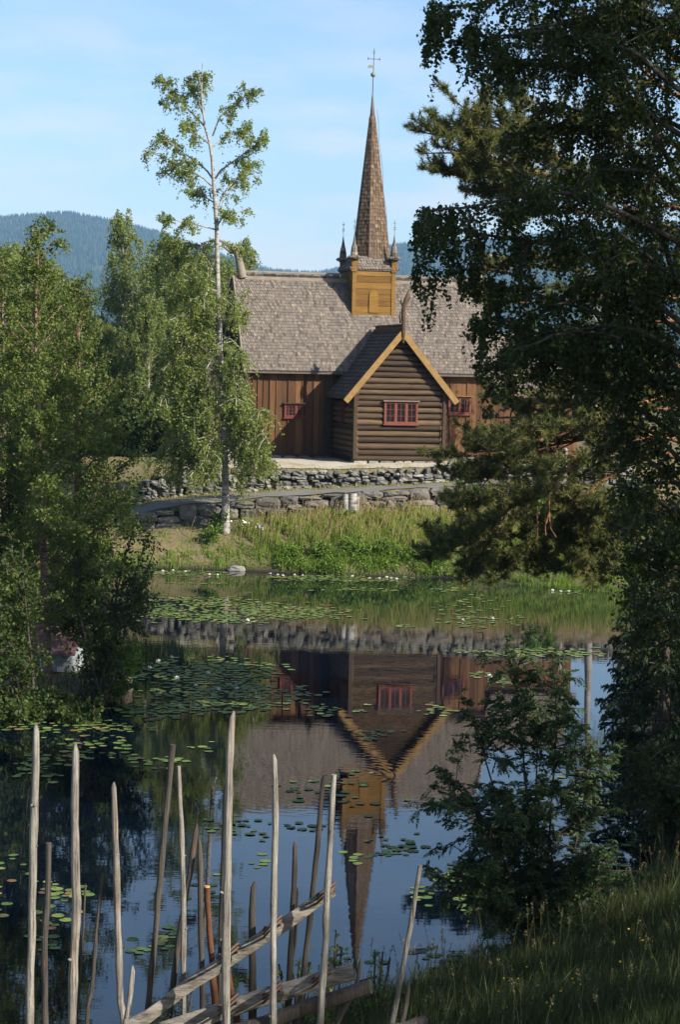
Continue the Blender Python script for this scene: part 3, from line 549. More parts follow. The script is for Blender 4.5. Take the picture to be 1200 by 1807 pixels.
# ------------------------------------------------------------------ stone walls
def drywall(name, label, dkey, zb, zt, x0, x1, wrange, hrange, mat, depth=.5, jit=.10):
    mb = MB(); zmin = lambda x: fb(zb, x) - .12; x = x0; xs = np.linspace(x0, x1, 60)
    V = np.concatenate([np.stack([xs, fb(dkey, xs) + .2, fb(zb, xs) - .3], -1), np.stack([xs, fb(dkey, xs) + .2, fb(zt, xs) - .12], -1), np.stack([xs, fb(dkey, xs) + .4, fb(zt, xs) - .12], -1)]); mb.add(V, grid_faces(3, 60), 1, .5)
    lev = np.zeros(60); first = True
    while True:
        x = x0 + rng.uniform(-.3, 0); placed = 0
        while x < x1:
            wd = rng.uniform(*wrange); hh_ = rng.uniform(*hrange); i = (xs > x - .02) & (xs < x + wd + .02)
            if not i.any(): x += wd; continue
            base = lev[i].mean(); xc = x + wd / 2; total = float(fb(zt, xc) - fb(zb, xc) + .12)
            if base < total - .08:
                if base + hh_ > total - .1: hh_ = total - base + rng.normal(0, .025)
                yc = float(fb(dkey, xc)); sl_ = float(fb(dkey, xc + .3) - fb(dkey, xc - .3)) / .6
                rock(mb, (xc, yc + depth / 2 - .08 + rng.normal(0, .025), float(fb(zb, xc)) - .12 + base + hh_ / 2), (wd * 1.05, depth, hh_ * 1.07), rng.beta(2, 2), 0, jit, rng.uniform(2.6, 6), 3 if wd > .35 else 2, math.atan(sl_) + rng.normal(0, .05)); placed += 1
                lev[i] = base + hh_ * .98
            x += wd
        if not placed: break
    o = mb.build(name, [mat, M['wall_backing']]); tag(o, label, 'stone wall'); return o
drywall('stone_wall', 'dry stone wall of small grey field stones holding up the terrace before the church', 'du', 'ub', 'ut', -9.2, 12.5, (.14, .50), (.11, .25), M['stone'], .45, .13)
drywall('retaining_wall', 'low wall of large dark squared blocks along the lower edge of the path', 'dw', 'wb', 'wt', -8.2, 12.5, (.35, 1.25), (.20, .50), M['block'], .6, .08)
P = W(617, 890, 80.0)
st = empty('birch_stump', (P[0], 80.12, hgt_at(P[0], 79.8) - .1)); tag(st, 'short white birch stump with split black bark against the lower wall', 'stump')
mb = MB()
for x_, r_, h_ in ((-.17, .14, 1.05), (.12, .19, 1.08), (.30, .10, .95)): mb.tube([(x_, 0, 0), (x_ + .01, .02, h_ * .5), (x_, .04, h_)], [r_ * 1.15, r_, r_ * .95], 9)
mb.build('stem', M['birch_bark'], st)
o = MB(); rock(o, (0, 0, 0), (.75, .45, .3), .7, 0, .12, 2.5, 3); o = o.build('boulder', M['stone']); p = G(418, 1007); o.location = (p[0], p[1], .06); tag(o, 'small grey boulder lying at the far waterline', 'boulder')
p = W(997, 838, 84.2); o = empty('wooden_post', (p[0], 84.2, hgt_at(p[0], 84.2) - .05)); tag(o, 'thin grey wooden post beside the path under the pine', 'post'); MB().tube([(0, 0, 0), (.02, 0, 1.4)], [.09, .08], 8).build('shaft', M['pole'], o); MB().tube([(.02, 0, 1.4), (.02, 0, 1.46)], [.09, .03], 8).build('cap', M['pole'], o)

# ------------------------------------------------------------------ trees
def limb(p0, d, L, sag=0.0, wob=.06, m=7):
    s_ = np.linspace(0, 1, m)[:, None]; d = unit(np.asarray(d, float)); P = np.asarray(p0) + d * L * s_ + np.array([0, 0, 1.]) * sag * L * s_ ** 2
    wv = np.cumsum(rng.normal(0, wob * L / m, (m, 3)), 0); wv[0] = 0; return P + wv
def resample(P, m):
    P = np.asarray(P, float); s_ = np.concatenate([[0], np.cumsum(np.linalg.norm(np.diff(P, axis=0), axis=1))]); t = np.linspace(0, s_[-1], m)
    return np.stack([np.interp(t, s_, P[:, i]) for i in range(3)], -1)
def twigs_on(limbs, per_m, L, droop, s0=.25, side=.9, upb=0.0, hang=0.0, m=5):
    """thin shoots growing off every limb; returns (n, m, 3)"""
    st, di, ln = [], [], []
    for P in limbs:
        seg = np.linalg.norm(np.diff(P, axis=0), axis=1).sum(); n = max(2, int(seg * per_m)); t = s0 + (1 - s0) * rng.random(n) ** .8; idx = t * (len(P) - 1); i = np.minimum(idx.astype(int), len(P) - 2); f = (idx - i)[:, None]
        q = P[i] * (1 - f) + P[i + 1] * f; tg = unit(P[i + 1] - P[i]); rv = unit(rng.normal(0, 1, (n, 3)) * [1, 1, .6]); st.append(q); di.append(unit(tg * (1 - side * .5) + rv * side + [0, 0, upb])); ln.append(L * rng.uniform(.45, 1.2, n) * (1.15 - .5 * t))
    st, di, ln = np.concatenate(st), np.concatenate(di), np.concatenate(ln)[:, None, None]; s_ = np.linspace(0, 1, m)[None, :, None]
    hz = np.ones((len(st), 1, 1)) * (1 + hang * rng.random((len(st), 1, 1)) ** 2)
    P = st[:, None] + di[:, None] * ln * s_ * (1 - .25 * s_ * min(1, droop)) + np.array([0, 0, -1.]) * ln * droop * hz * s_ ** 2
    return P
def sub_limbs(limbs, per_m, L, s0=.2, sag=-.15, fwd=.7, upb=.1):
    out = []
    for P in limbs:
        n = max(2, int(np.linalg.norm(np.diff(P, axis=0), axis=1).sum() * per_m))
        for _ in range(n):
            t = s0 + (1 - s0) * rng.random(); x = t * (len(P) - 1.001); i = int(x); q = P[i] + (P[i + 1] - P[i]) * (x - i)
            out.append(limb(q, unit(P[i + 1] - P[i]) * fwd + unit(rng.normal(0, 1, 3) * [1, 1, .6]) + np.array([0, 0, upb]), L * rng.uniform(.5, 1.25) * (1.2 - .6 * t), sag, .12, 6))
    return out
def leaf_pts(T, per, jit, s0=.15):
    n, m, _ = T.shape; k_ = np.repeat(np.arange(n), per); t = s0 + (1 - s0) * rng.random(len(k_)); x = t * (m - 1); i = np.minimum(x.astype(int), m - 2); f = (x - i)[:, None]
    return T[k_, i] * (1 - f) + T[k_, i + 1] * f + rng.normal(0, jit, (len(k_), 3)), unit(T[k_, i + 1] - T[k_, i])
def clump3(C, f):
    x, y, z = (C * f).T; return np.clip(.5 + .33 * (np.sin(x * 1.1 + 1.3 * np.sin(z * .7)) * np.cos(y * .9 + z * .5) + .6 * np.sin(z * 1.9 + x * 1.4 - y)), 0, 1)
def tree(name, label, cat, base, trunk, tr, limbs, lr, tw, leaf, mats, group=None, per=8, lsize=.07, jit=.06, down=.6, asp=.62, tone=None, twr=.008, k=7, more=None):
    """trunk/limbs are polylines relative to the base"""
    root = empty(name, base); tag(root, label, cat, group); mb = MB(); mb.tube(trunk, tr, 9, .5)
    for P, r_ in zip(limbs, lr): mb.tube(P, np.linspace(r_, max(.012, r_ * .22), len(P)), k - 1, .5, cap=False)
    tk = mb.build('trunk', mats[0], root)
    V, F = tubes(tw, np.broadcast_to(np.linspace(1, .35, tw.shape[1]) * twr, tw.shape[:2]), 3)
    C, D = leaf_pts(tw, per, jit); n0 = len(C); C = C if more is None else np.concatenate([C, more[0]]); Vl, Fl = leaves(C, lsize, down, asp)
    tn = rng.random(len(C)) * .45 + np.concatenate([np.repeat(rng.random(len(tw)), per), rng.random(len(C) - n0)]) * .25 + clump3(C, 3.2 if lsize > .06 else 7) * .3
    cb = MB()
    if more is not None: cb.add(*tubes(more[1], np.full(more[1].shape[:2], .002), 3), 1, .5)
    cb.add(Vl, Fl, 0, tn); cb.add(V, F, 1, .5); cb.build('crown', [mats[2], mats[1]], root); return root
def auto_limbs(H, h0, n, Lf, el0, el1, sag, trunk, az0=0.0, lean=None):
    out, rad = [], []
    tz = np.asarray(trunk)
    for i in range(n):
        t = (i + rng.random()) / n; z_ = H * (h0 + (1 - h0) * t * .98); az = az0 + i * 2.39996 + rng.normal(0, .35); el = math.radians(el0 + (el1 - el0) * t + rng.normal(0, 7)); L_ = Lf(t) * rng.uniform(.75, 1.2)
        p0 = np.array([np.interp(z_, tz[:, 2], tz[:, 0]), np.interp(z_, tz[:, 2], tz[:, 1]), z_]); d = (math.cos(az) * math.cos(el), math.sin(az) * math.cos(el), math.sin(el))
        out.append(limb(p0, d, L_, sag)); rad.append(.012 + .018 * L_)
    return out, rad
def wobble(H, lean=(0, 0), amp=.12, m=9):
    z_ = np.linspace(0, H, m); wv = np.cumsum(rng.normal(0, amp, (m, 2)), 0); wv -= wv[0]; return np.stack([wv[:, 0] * .5 + lean[0] * (z_ / H) ** 1.3, wv[:, 1] * .5 + lean[1] * (z_ / H), z_], -1)
def copy_tree(o, loc, rz, sc, label, group=None):
    c = o.copy(); COL.objects.link(c); c.location = [float(t) for t in loc]; c.rotation_euler = (0, 0, rz); c.scale = sc if isinstance(sc, tuple) else (sc,) * 3; c['label'] = label
    if group: c['group'] = group
    for ch in o.children: d = ch.copy(); COL.objects.link(d); d.parent = c
    return c
BL = (M['birch_bark'], M['twig'], M['birch_leaf'])

rng = np.random.default_rng(101)
# tall birch on the bank: limbs run as in the photograph, each leaning its own way in depth
TB = 79.55; bx_ = W(399, 905, TB); bx_[2] = hgt_at(bx_[0], TB) - .15
def rel(pts, d0, dd): 
    P = np.asarray(pts, float); return resample(W(P[:, 0], P[:, 1], d0 + dd * np.linspace(0, 1, len(P))) - bx_, 8)
tp = np.array([(399, 905), (397, 820), (393, 720), (388, 610), (384, 500), (382, 400), (377, 326), (374, 281), (369, 250), (361, 223), (357, 191), (355, 160), (357, 112)], float)
trunk = W(tp[:, 0], tp[:, 1], TB) - bx_; trunk[0] = (trunk[0][0], 0, -.1)
LB = [[(361, 223), (332, 193), (310, 172), (292, 150), (281, 133)], [(375, 240), (387, 207), (408, 189), (432, 168), (458, 158)], [(376, 317), (362, 297), (347, 286), (318, 266), (280, 236)], [(373, 328), (360, 315), (340, 304), (297, 281), (255, 266)],
      [(380, 315), (390, 299), (410, 286), (434, 268), (470, 243)], [(384, 370), (399, 335), (417, 315), (439, 292), (462, 284)], [(378, 358), (356, 344), (338, 336)], [(380, 405), (352, 398), (318, 392), (290, 380)], [(380, 436), (345, 432), (310, 426), (292, 425)],
      [(382, 400), (396, 378), (408, 372), (416, 380)], [(357, 200), (348, 175), (340, 160), (332, 150)], [(356, 180), (362, 150), (366, 132)], [(356, 160), (350, 135), (346, 128)], [(370, 255), (352, 240), (335, 225), (322, 222)], [(372, 262), (392, 245), (420, 232), (440, 225)], [(383, 440), (400, 425), (420, 440)]]
LW = [[(384, 500), (350, 488), (315, 500)], [(385, 530), (410, 520), (425, 535)], [(386, 570), (350, 560), (310, 580), (296, 610)], [(386, 606), (365, 590), (333, 579), (305, 600)], [(387, 564), (405, 563), (420, 566)], [(390, 660), (350, 640), (312, 650), (286, 700)],
      [(391, 693), (375, 725), (350, 738), (330, 737)], [(393, 735), (425, 735), (455, 750), (477, 785)], [(393, 735), (430, 720), (458, 725)], [(393, 720), (355, 700), (320, 720), (300, 770)], [(394, 770), (420, 770), (445, 790), (462, 820)], [(395, 790), (360, 780), (325, 800), (300, 830)], [(392, 700), (410, 690), (440, 690)], [(394, 760), (370, 765), (345, 790), (330, 815)], [(388, 620), (340, 625), (300, 650), (280, 690)], [(386, 560), (365, 540), (335, 535)], [(384, 480), (352, 465), (330, 470)], [(383, 455), (345, 445), (305, 455), (288, 480)], [(384, 520), (340, 515), (298, 530)], [(386, 590), (340, 600), (300, 640)], [(389, 650), (345, 680), (310, 720)], [(391, 700), (350, 715), (305, 745)], [(393, 730), (350, 760), (300, 780), (275, 815)], [(394, 750), (345, 775), (310, 830)], [(395, 800), (420, 800), (440, 815)],
      [(390, 670), (415, 675), (430, 690)], [(394, 750), (430, 760), (462, 800), (475, 815)], [(388, 630), (350, 610), (300, 615)], [(387, 590), (410, 600), (430, 625)], [(385, 545), (345, 545), (300, 565)], [(395, 810), (360, 815), (335, 840)], [(392, 710), (420, 735), (450, 770), (465, 790)]]
LW += [[(xt, y0), (xt + sg * 16, y0 - 6), (xt + sg * 26, y0 + 12), (xt + sg * 24, y0 + 42)] for xt, y0, sg in ((385, 515, -1), (388, 622, 1), (389, 640, -1), (391, 690, 1), (395, 775, -1), (396, 800, 1))]
limbs = [rel(p, TB, rng.uniform(-1.6, 1.6) if len(p) != 4 or p[1][0] - p[0][0] not in (16, -16) else -.9) for p in LB + LW]; lr = [.012 + .006 * len(p) for p in LB + LW]
s1, s2 = sub_limbs(limbs[:len(LB)], 4.6, .78, .25), sub_limbs(limbs[len(LB):], 5.0, .95, .12)
tw = np.concatenate([twigs_on(s1 + limbs[:len(LB)], 8, .36, .9, .2, .8, .1, 1.3), twigs_on(s2 + limbs[len(LB):], 8.0, .55, 1.1, .15, .8, .05, 1.5)]); limbs = limbs + s1 + s2; lr = lr + [.012] * len(s1 + s2)
tree('birch_tree', 'tall slender birch with white trunk standing alone on the bank before the church', 'birch', bx_, trunk, np.interp(np.linspace(0, 1, len(trunk)), [0, .05, .5, 1], [.185, .13, .075, .015]), limbs, lr, tw, None, BL, per=18, lsize=.10, jit=.055, twr=.005)
# bare dead branch reaching across the roof
# weeping birches behind, three patterns copied
def weeping(name, H, R, seed, n=64, leafd=11, twd=.95, h0=.2):
    tr_ = wobble(H, amp=.07); lm, rad = auto_limbs(H, h0, n, lambda t: R * (.55 + .75 * math.sin(math.pi * min(1, .15 + .80 * t)) ** .8) * (1 - .25 * t), 42, 72, -.2, tr_, seed)
    sb_ = sub_limbs(lm, 1.5, R * .42, .25, -.35)
    tw_ = np.concatenate([twigs_on(lm, 4, twd * .8, 1.1, .25, .75, .1, 1.4), twigs_on(sb_, 7.5, twd * .66, 1.5, .2, .7, .0, 1.6)]); return tr_, np.linspace(.17, .02, len(tr_)), lm, [r * .75 for r in rad], tw_
rng = np.random.default_rng(102)
WG = 'weeping birches left of the church'
BF = (M['birch_bark'], M['twig'], M['birch_far'])
def bgpos(px, d): p = W(px, 700, d); return np.array([p[0], d, hgt_at(p[0], d) - .1])
def wtree(px, d, H, R, label, seed, **kw):
    a_ = weeping('x', H, R, seed, **kw); return tree('birch_tree', label, 'birch', bgpos(px, d), a_[0], a_[1], a_[2], a_[3], a_[4], None, BF, WG, per=23, lsize=.12, jit=.055, twr=.007)
T1 = wtree(214, 96, 11.0, 1.7, 'pale weeping birch with forked white trunk rising highest before the blue hill', .3)
T2 = wtree(300, 93, 9.6, 2.1, 'broad weeping birch just left of the tall white trunk', 1.7)
T3 = wtree(60, 90, 8.6, 2.3, 'round dark green birch behind the islet trees', 3.1, n=50)
for o_, px, d, rz, sc, lb in ((T2, 352, 99, 2.0, .98, 'weeping birch directly behind the tall white trunk'), (T1, 432, 112, 1.2, .98, 'birch top showing above the left end of the church ridge'), (T3, 130, 98, 2.2, .84, 'low birch under the hill slope, left of the forked birch'),
        (T3, 8, 88, 4.0, 1.02, 'birch at the left picture edge beneath the hilltop'), (T2, 262, 88, 4.4, .70, 'smaller birch in front of the forked one'), (T3, 182, 90, 1.0, .66, 'low bushy birch at the foot of the forked birch'), (T3, 335, 88, 5.0, .62, 'low bushy birch beside the terrace end'),
        (T2, 95, 93, .5, .85, 'weeping birch half hidden behind the islet birch'), (T3, 232, 99, 3.0, .8, 'birch filling the gap right of the forked birch'), (T2, 395, 101, 1.0, .93, 'weeping birch between the tall white trunk and the church gable'), (T1, 262, 102, 3.3, .86, 'weeping birch far back right of the forked birch'), (T2, 160, 104, 5.2, .62, 'low weeping birch far back under the hill, left of the forked birch'), (T3, 90, 103, .9, .95, 'round birch far back behind the islet birch'), (T2, 30, 97, 2.8, .95, 'weeping birch near the left edge beneath the hill'), (T3, 375, 92, 2.6, .72, 'low birch in front of the church porch')):
    copy_tree(o_, bgpos(px, d), rz, sc, lb, WG)
bs = M['alder_leaf']
def bush(name, label, cat, base, H, R, n, lsize, mats, per=11, tw_m=20, twl=.35, stems=6, group=None, droop=.1, lean=(0, 0), jit=.05, z0=.05):
    lm, rad = [], []
    for i in range(stems):
        az = i * 2.4 + rng.random(); sp_ = R * rng.uniform(.3, 1.0); d = np.array([math.cos(az) * sp_ + lean[0], math.sin(az) * sp_ + lean[1], H * rng.uniform(.7, 1)]); lm.append(limb((rng.normal(0, .04), rng.normal(0, .04), 0), d, np.linalg.norm(d), 0, .1)); rad.append(.012 + .006 * H)
    sub, rs = [], []
    for P in lm:
        for j in range(n):
            t = rng.uniform(.15, .95); q = P[int(t * 6)]; d = unit(rng.normal(0, 1, 3) * [1, 1, .5] + [0, 0, .5]); sub.append(limb(q, d, R * rng.uniform(.3, .8), -.1)); rs.append(.012)
    tw_ = twigs_on(lm + sub, tw_m, twl, droop, z0, .9, .25); return tree(name, label, cat, base, lm[0], np.linspace(rad[0], .01, 7), lm[1:] + sub, rad[1:] + rs, tw_, None, mats, group, per, lsize, jit, .2, .7, twr=.005)
BU = (M['bark'], M['twig'], bs)
UB = bush('shrub', 'dark shrub in the shade beneath the weeping birches', 'shrub', bgpos(250, 86.5), 2.2, 1.6, 5, .12, BU, group='shrubs under the birches')
for px, d, sc, lb in ((190, 87, 1.2, 'dark shrub under the forked birch trunk'), (320, 86.8, .95, 'dark shrub by the left end of the terrace wall'), (120, 86, 1.3, 'dark shrub seen behind the islet birch trunk'), (40, 86, 1.3, 'dark shrub low at the left edge on the far shore'), (350, 93, 1.2, 'dark shrub behind the terrace beside the church porch'), (275, 94, 1.3, 'dark shrub farther back between two birches')):
    copy_tree(UB, bgpos(px, d), rng.uniform(0, 6), sc, lb, 'shrubs under the birches')

rng = np.random.default_rng(103)
# islet trees
def ipos(px, py): p = G(px, py, .3); return np.array([p[0], p[1], hgt_at(p[0], p[1]) - .08])
b_ = ipos(86, 1213); IB = b_[1]; ip = np.array([(86, 1215), (80, 1080), (74, 930), (68, 770), (62, 620), (63, 510), (69, 418)], float)
trk = W(ip[:, 0], ip[:, 1], IB) - b_; trk[0] = (0, 0, -.1)
lm, rad = auto_limbs(trk[-1, 2], .12, 72, lambda t: (2.7 - 2.2 * t) * (.8 if t < .12 else 1), 12, 55, .02, trk, .4)
sb = sub_limbs(lm, 2.6, .6, .15, -.05); tw = np.concatenate([twigs_on(lm, 7, .5, .25, .15, .85, .15), twigs_on(sb, 9, .36, .4, .1, .85, .1)])
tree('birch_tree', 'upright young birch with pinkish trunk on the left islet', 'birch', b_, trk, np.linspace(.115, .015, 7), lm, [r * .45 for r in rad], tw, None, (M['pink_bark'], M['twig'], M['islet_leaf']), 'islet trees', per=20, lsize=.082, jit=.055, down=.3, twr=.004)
for px, py, ty, R_, lb in ((134, 1160, 500, 2.3, 'leafy young birch on the islet right of the pink trunked one'), (6, 1175, 455, 2.4, 'leafy young birch on the islet at the left picture edge')):
    b_ = ipos(px, py); H_ = float(W(px, ty, b_[1])[2] - b_[2]); tk_ = wobble(H_, amp=.06); lm, rad = auto_limbs(H_, .15, 52, lambda t: (R_ - (R_ - .45) * t) * (.8 if t < .12 else 1), 18, 58, .02, tk_, px)
    tree('birch_tree', lb, 'birch', b_, tk_, np.linspace(.11, .015, len(tk_)), lm, [r * .45 for r in rad], twigs_on(lm, 22, .6, .25, .15, .85, .15), None, (M['pink_bark'], M['twig'], M['islet_leaf']), 'islet trees', per=14, lsize=.085, jit=.08, down=.3, twr=.005)
IT = (M['bark'], M['twig'], M['alder_leaf'])
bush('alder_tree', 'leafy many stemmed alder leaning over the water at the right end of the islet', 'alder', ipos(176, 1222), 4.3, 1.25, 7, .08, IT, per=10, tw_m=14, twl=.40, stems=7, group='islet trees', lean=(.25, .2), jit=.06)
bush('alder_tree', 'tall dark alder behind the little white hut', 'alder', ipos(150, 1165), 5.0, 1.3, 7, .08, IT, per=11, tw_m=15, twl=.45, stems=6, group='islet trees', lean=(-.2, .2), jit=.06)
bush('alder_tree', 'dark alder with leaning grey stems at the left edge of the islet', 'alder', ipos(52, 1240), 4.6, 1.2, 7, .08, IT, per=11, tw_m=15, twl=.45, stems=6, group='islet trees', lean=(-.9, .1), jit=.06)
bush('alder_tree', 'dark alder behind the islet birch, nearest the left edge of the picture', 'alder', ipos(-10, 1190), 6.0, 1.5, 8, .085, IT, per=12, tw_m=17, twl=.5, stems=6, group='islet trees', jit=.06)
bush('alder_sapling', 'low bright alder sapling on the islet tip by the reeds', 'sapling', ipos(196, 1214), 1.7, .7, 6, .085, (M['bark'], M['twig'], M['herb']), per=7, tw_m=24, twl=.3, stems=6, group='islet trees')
bush('shrub', 'dense dark shrub along the front bank of the islet', 'shrub', ipos(110, 1246), .9, 1.0, 6, .09, IT, per=13, stems=8); bush('shrub', 'dense dark shrub on the islet bank by the left picture edge', 'shrub', ipos(20, 1248), 1.1, 1.1, 6, .09, IT, per=13, stems=8)

rng = np.random.default_rng(104)
# near birch at right, trunk at the picture edge
NB = 21.0; nb = W(1275, 1500, NB); nb[2] = hgt_at(nb[0], NB) - .15
def reln(pts, dd, d0=NB, base=nb, m=9): P = np.asarray(pts, float); return resample(W(P[:, 0], P[:, 1], d0 + dd * np.linspace(0, 1, len(P))) - base, m)
tp = np.array([(1275, 1500), (1268, 1200), (1262, 800), (1256, 400), (1250, 0), (1243, -400), (1235, -800), (1228, -1100)], float); trk = W(tp[:, 0], tp[:, 1], NB) - nb; trk[0] = (0, 0, -.2)
NL = [[(1184, -90), (1085, -10), (1000, -12), (900, -6), (840, 8), (775, 12)], [(1185, 40), (1090, 25), (960, 45), (880, 70), (835, 62)], [(1186, 230), (1050, 130), (950, 110), (870, 110)], [(1186, 420), (1117, 383), (1058, 358), (1000, 333), (920, 345), (840, 365), (752, 372)], [(1188, 560), (1080, 470), (980, 430), (880, 420), (790, 400)],
      [(1190, 765), (1119, 715), (1074, 682), (1035, 646), (960, 590), (880, 560)], [(1186, 330), (1090, 240), (990, 215), (900, 240)], [(1188, 620), (1080, 560), (950, 520), (860, 500)], [(1190, 850), (1130, 800), (1100, 760)], [(1192, 950), (1130, 900), (1095, 900)], [(1183, -200), (1050, -120), (930, -90), (860, -60)], [(1184, -30), (1100, -60), (1000, -70)], [(1187, 500), (1100, 420), (1010, 400), (920, 440)], [(1190, 700), (1100, 620), (1000, 610), (900, 640)],
      [(1188, 300), (1130, 180), (1060, 60)], [(1188, 650), (1150, 560), (1090, 520)], [(1190, 1000), (1140, 960), (1110, 990)], [(1186, 150), (1120, 90), (1050, 70), (980, 60)], [(1188, 480), (1140, 330), (1080, 290)], [(1188, 580), (1110, 500), (1040, 490), (950, 560)], [(1200, 700), (1120, 640), (1020, 610), (930, 600)], [(1200, 620), (1100, 570), (980, 590), (880, 640)], [(1210, 820), (1150, 760), (1080, 740)], [(1210, 920), (1160, 880), (1110, 860)], [(1215, 1040), (1160, 1010), (1110, 1040)], [(1215, 1130), (1160, 1080), (1120, 1120)], [(1200, 500), (1130, 440), (1060, 430)], [(1200, 350), (1140, 300), (1060, 300), (980, 310)], [(1195, 220), (1120, 200), (1040, 200), (960, 180)], [(1190, 100), (1130, 40), (1060, 10)]]
lm = [reln([(1256, p[0][1] + 40)] + p, rng.uniform(-1.3, 1.3)) for p in NL]; lm += [limb(trk[3] + (trk[7] - trk[3]) * rng.random(), (rng.uniform(.2, 1), rng.normal(0, .8), rng.uniform(.1, .6)), rng.uniform(1.2, 2.4), -.15) for _ in range(16)]
sb = sub_limbs(lm, 4.5, .62, .15, -.2)
def strands(spec, base, d0, spread=.25):
    out = []
    for px, py, L_, n_ in spec:
        for _ in range(n_):
            p0 = W(px + rng.normal(0, 7), py + rng.normal(0, 5), d0 + rng.normal(0, spread)) - base; ln = L_ * rng.uniform(.45, 1.05) * d0 / FPX; s_ = np.linspace(0, 1, 5)[:, None]; out.append(p0 + np.array([rng.normal(0, .06), rng.normal(0, .06), 0]) * s_ + np.array([rng.normal(0, .03), 0, -1.]) * ln * s_)
    return np.array(out)
ST = strands([(765, 14, 75, 5), (778, 20, 150, 6), (790, 12, 60, 4), (762, 60, 60, 3), (830, 50, 70, 5), (842, 60, 110, 5), (855, 55, 90, 4), (815, 60, 60, 3), (745, 375, 90, 6), (738, 400, 100, 5), (758, 372, 110, 6), (765, 470, 110, 5), (775, 375, 120, 5), (795, 380, 90, 5), (800, 440, 70, 5), (735, 470, 60, 3), (820, 470, 60, 5), (890, 75, 90, 5), (850, 560, 60, 6), (845, 420, 120, 8), (870, 500, 120, 8), (900, 620, 100, 8), (860, 600, 80, 5)], nb, NB)
tw = np.concatenate([twigs_on(sb, 13, .30, .9, .1, .85, .05, 1.6), twigs_on(lm, 22, .42, .9, .15, .9, .05, 1.6)])
STp, STd = leaf_pts(ST, 62, .022, .02); lm = lm + sb
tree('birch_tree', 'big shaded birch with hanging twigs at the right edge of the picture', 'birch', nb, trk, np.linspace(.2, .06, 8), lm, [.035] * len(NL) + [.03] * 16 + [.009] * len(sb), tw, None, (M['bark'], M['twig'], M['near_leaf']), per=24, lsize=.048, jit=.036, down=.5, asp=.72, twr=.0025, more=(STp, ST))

rng = np.random.default_rng(105)
# pine
PN = 45.0; pb = W(1240, 1330, PN); pb[2] = hgt_at(pb[0], PN) - .15
relp = lambda pts, dd, m=8: reln(pts, dd, PN, pb, m)
tp = np.array([(1240, 1330), (1238, 1000), (1234, 700), (1230, 400), (1226, 150), (1220, -100), (1205, -330)], float); trk = W(tp[:, 0], tp[:, 1], PN) - pb; trk[0] = (0, 0, -.2)
PL = [[(1180, 770), (1137, 769), (1080, 800), (1023, 811), (975, 850), (942, 877), (900, 895), (870, 889), (810, 885)], [(1180, 700), (1090, 690), (1000, 720), (930, 735), (880, 738)], [(1180, 690), (1080, 740), (980, 770), (900, 790), (825, 805)], [(1182, 800), (1111, 796), (1092, 832), (1062, 850), (1000, 900), (930, 960)], [(1182, 900), (1150, 893), (1080, 930), (1000, 960), (920, 985)],
      [(1023, 811), (960, 800), (890, 830), (825, 848)], [(942, 877), (900, 920), (840, 950), (780, 975)], [(1178, 560), (1080, 590), (980, 620), (890, 640)], [(1178, 470), (1060, 460), (950, 470), (860, 480)], [(1176, 400), (1060, 340), (940, 300), (850, 270), (775, 270)], [(1175, 330), (1060, 230), (950, 180), (880, 170)], [(1174, 250), (1080, 150), (1000, 90), (930, 80)], [(1173, 160), (1090, 80), (1020, 20)], [(1172, 60), (1060, -40), (960, -90)], [(940, 300), (880, 240), (820, 230), (770, 245)], [(1000, 900), (960, 970), (900, 1000)], [(1080, 930), (1040, 980), (980, 1010)],
      [(940, 300), (890, 300), (830, 310), (790, 300)], [(1172, 100), (1200, 0), (1260, -60)], [(1178, 500), (1240, 460), (1300, 430)], [(1168, -50), (1080, -150), (1020, -180)], [(1182, 720), (1100, 720), (1010, 740), (920, 770), (850, 780)], [(1182, 760), (1060, 770), (950, 790), (880, 812)], [(1182, 640), (1090, 650), (980, 680), (900, 700)], [(1000, 900), (1030, 950), (1040, 1010)], [(975, 850), (1000, 890), (1040, 900)], [(900, 895), (860, 930), (800, 945)], [(930, 960), (880, 990), (840, 1005)], [(1170, 900), (1110, 930), (1050, 940)], [(1176, 360), (1080, 320), (980, 330), (900, 350)], [(1060, 340), (960, 260), (880, 220), (830, 200)], [(1176, 420), (1080, 380), (980, 370), (900, 390)], [(1060, 230), (960, 240), (880, 250), (820, 270)], [(1178, 520), (1080, 520), (980, 540), (880, 530)], [(940, 300), (900, 330), (850, 340)]]
DE = [rng.uniform(-1.5, 1.5) for _ in PL]; DE[0] = -2.6; DE[5] = -1.0; DE[6] = -.9
lm = [relp(([(1232, p[0][1] + 20)] if p[0][0] > 1150 else []) + p, dd, 10) for p, dd in zip(PL, DE)]; dead = [reln(p, 0, PN - 1.7, pb, 6) for p in ([(970, 862), (969, 905), (972, 932), (982, 948)], [(946, 890), (949, 920), (949, 950)], [(969, 905), (962, 930), (964, 945)])]
root = empty('pine_tree', pb); tag(root, 'old pine with orange bark reaching low sunlit boughs over the right shore', 'pine'); mb = MB(); mb.tube(trk, np.linspace(.24, .08, 7), 10)
for P_, q in zip(lm, PL): mb.tube(P_, np.linspace(.09 if len(q) > 5 else .06, .018, len(P_)), 7, cap=False)
tk = mb.build('trunk', M['pine_bark'], root); mb = MB()
for P_ in dead: mb.tube(P_, np.linspace(.030, .012, len(P_)), 6)
mb.build('dead_branch', M['pine_bark'], tk)
sub = []
for P_, q in zip(lm, PL):
    for _ in range(int(8 + 6 * len(q))):
        t = rng.uniform(.25, 1) * 8.99; i = int(t); p_ = P_[i] + (P_[i + 1] - P_[i]) * (t - i) if i < 9 else P_[9]; d = unit(rng.normal(0, 1, 3) * [1, 1, .35] + unit(P_[-1] - P_[0]) * .6 + [0, 0, .1]); sub.append(limb(p_, d, rng.uniform(.35, .95), .12, .1, 6))
tw = twigs_on(sub, 15, .30, -.25, .25, .8, .2, 0, 4)
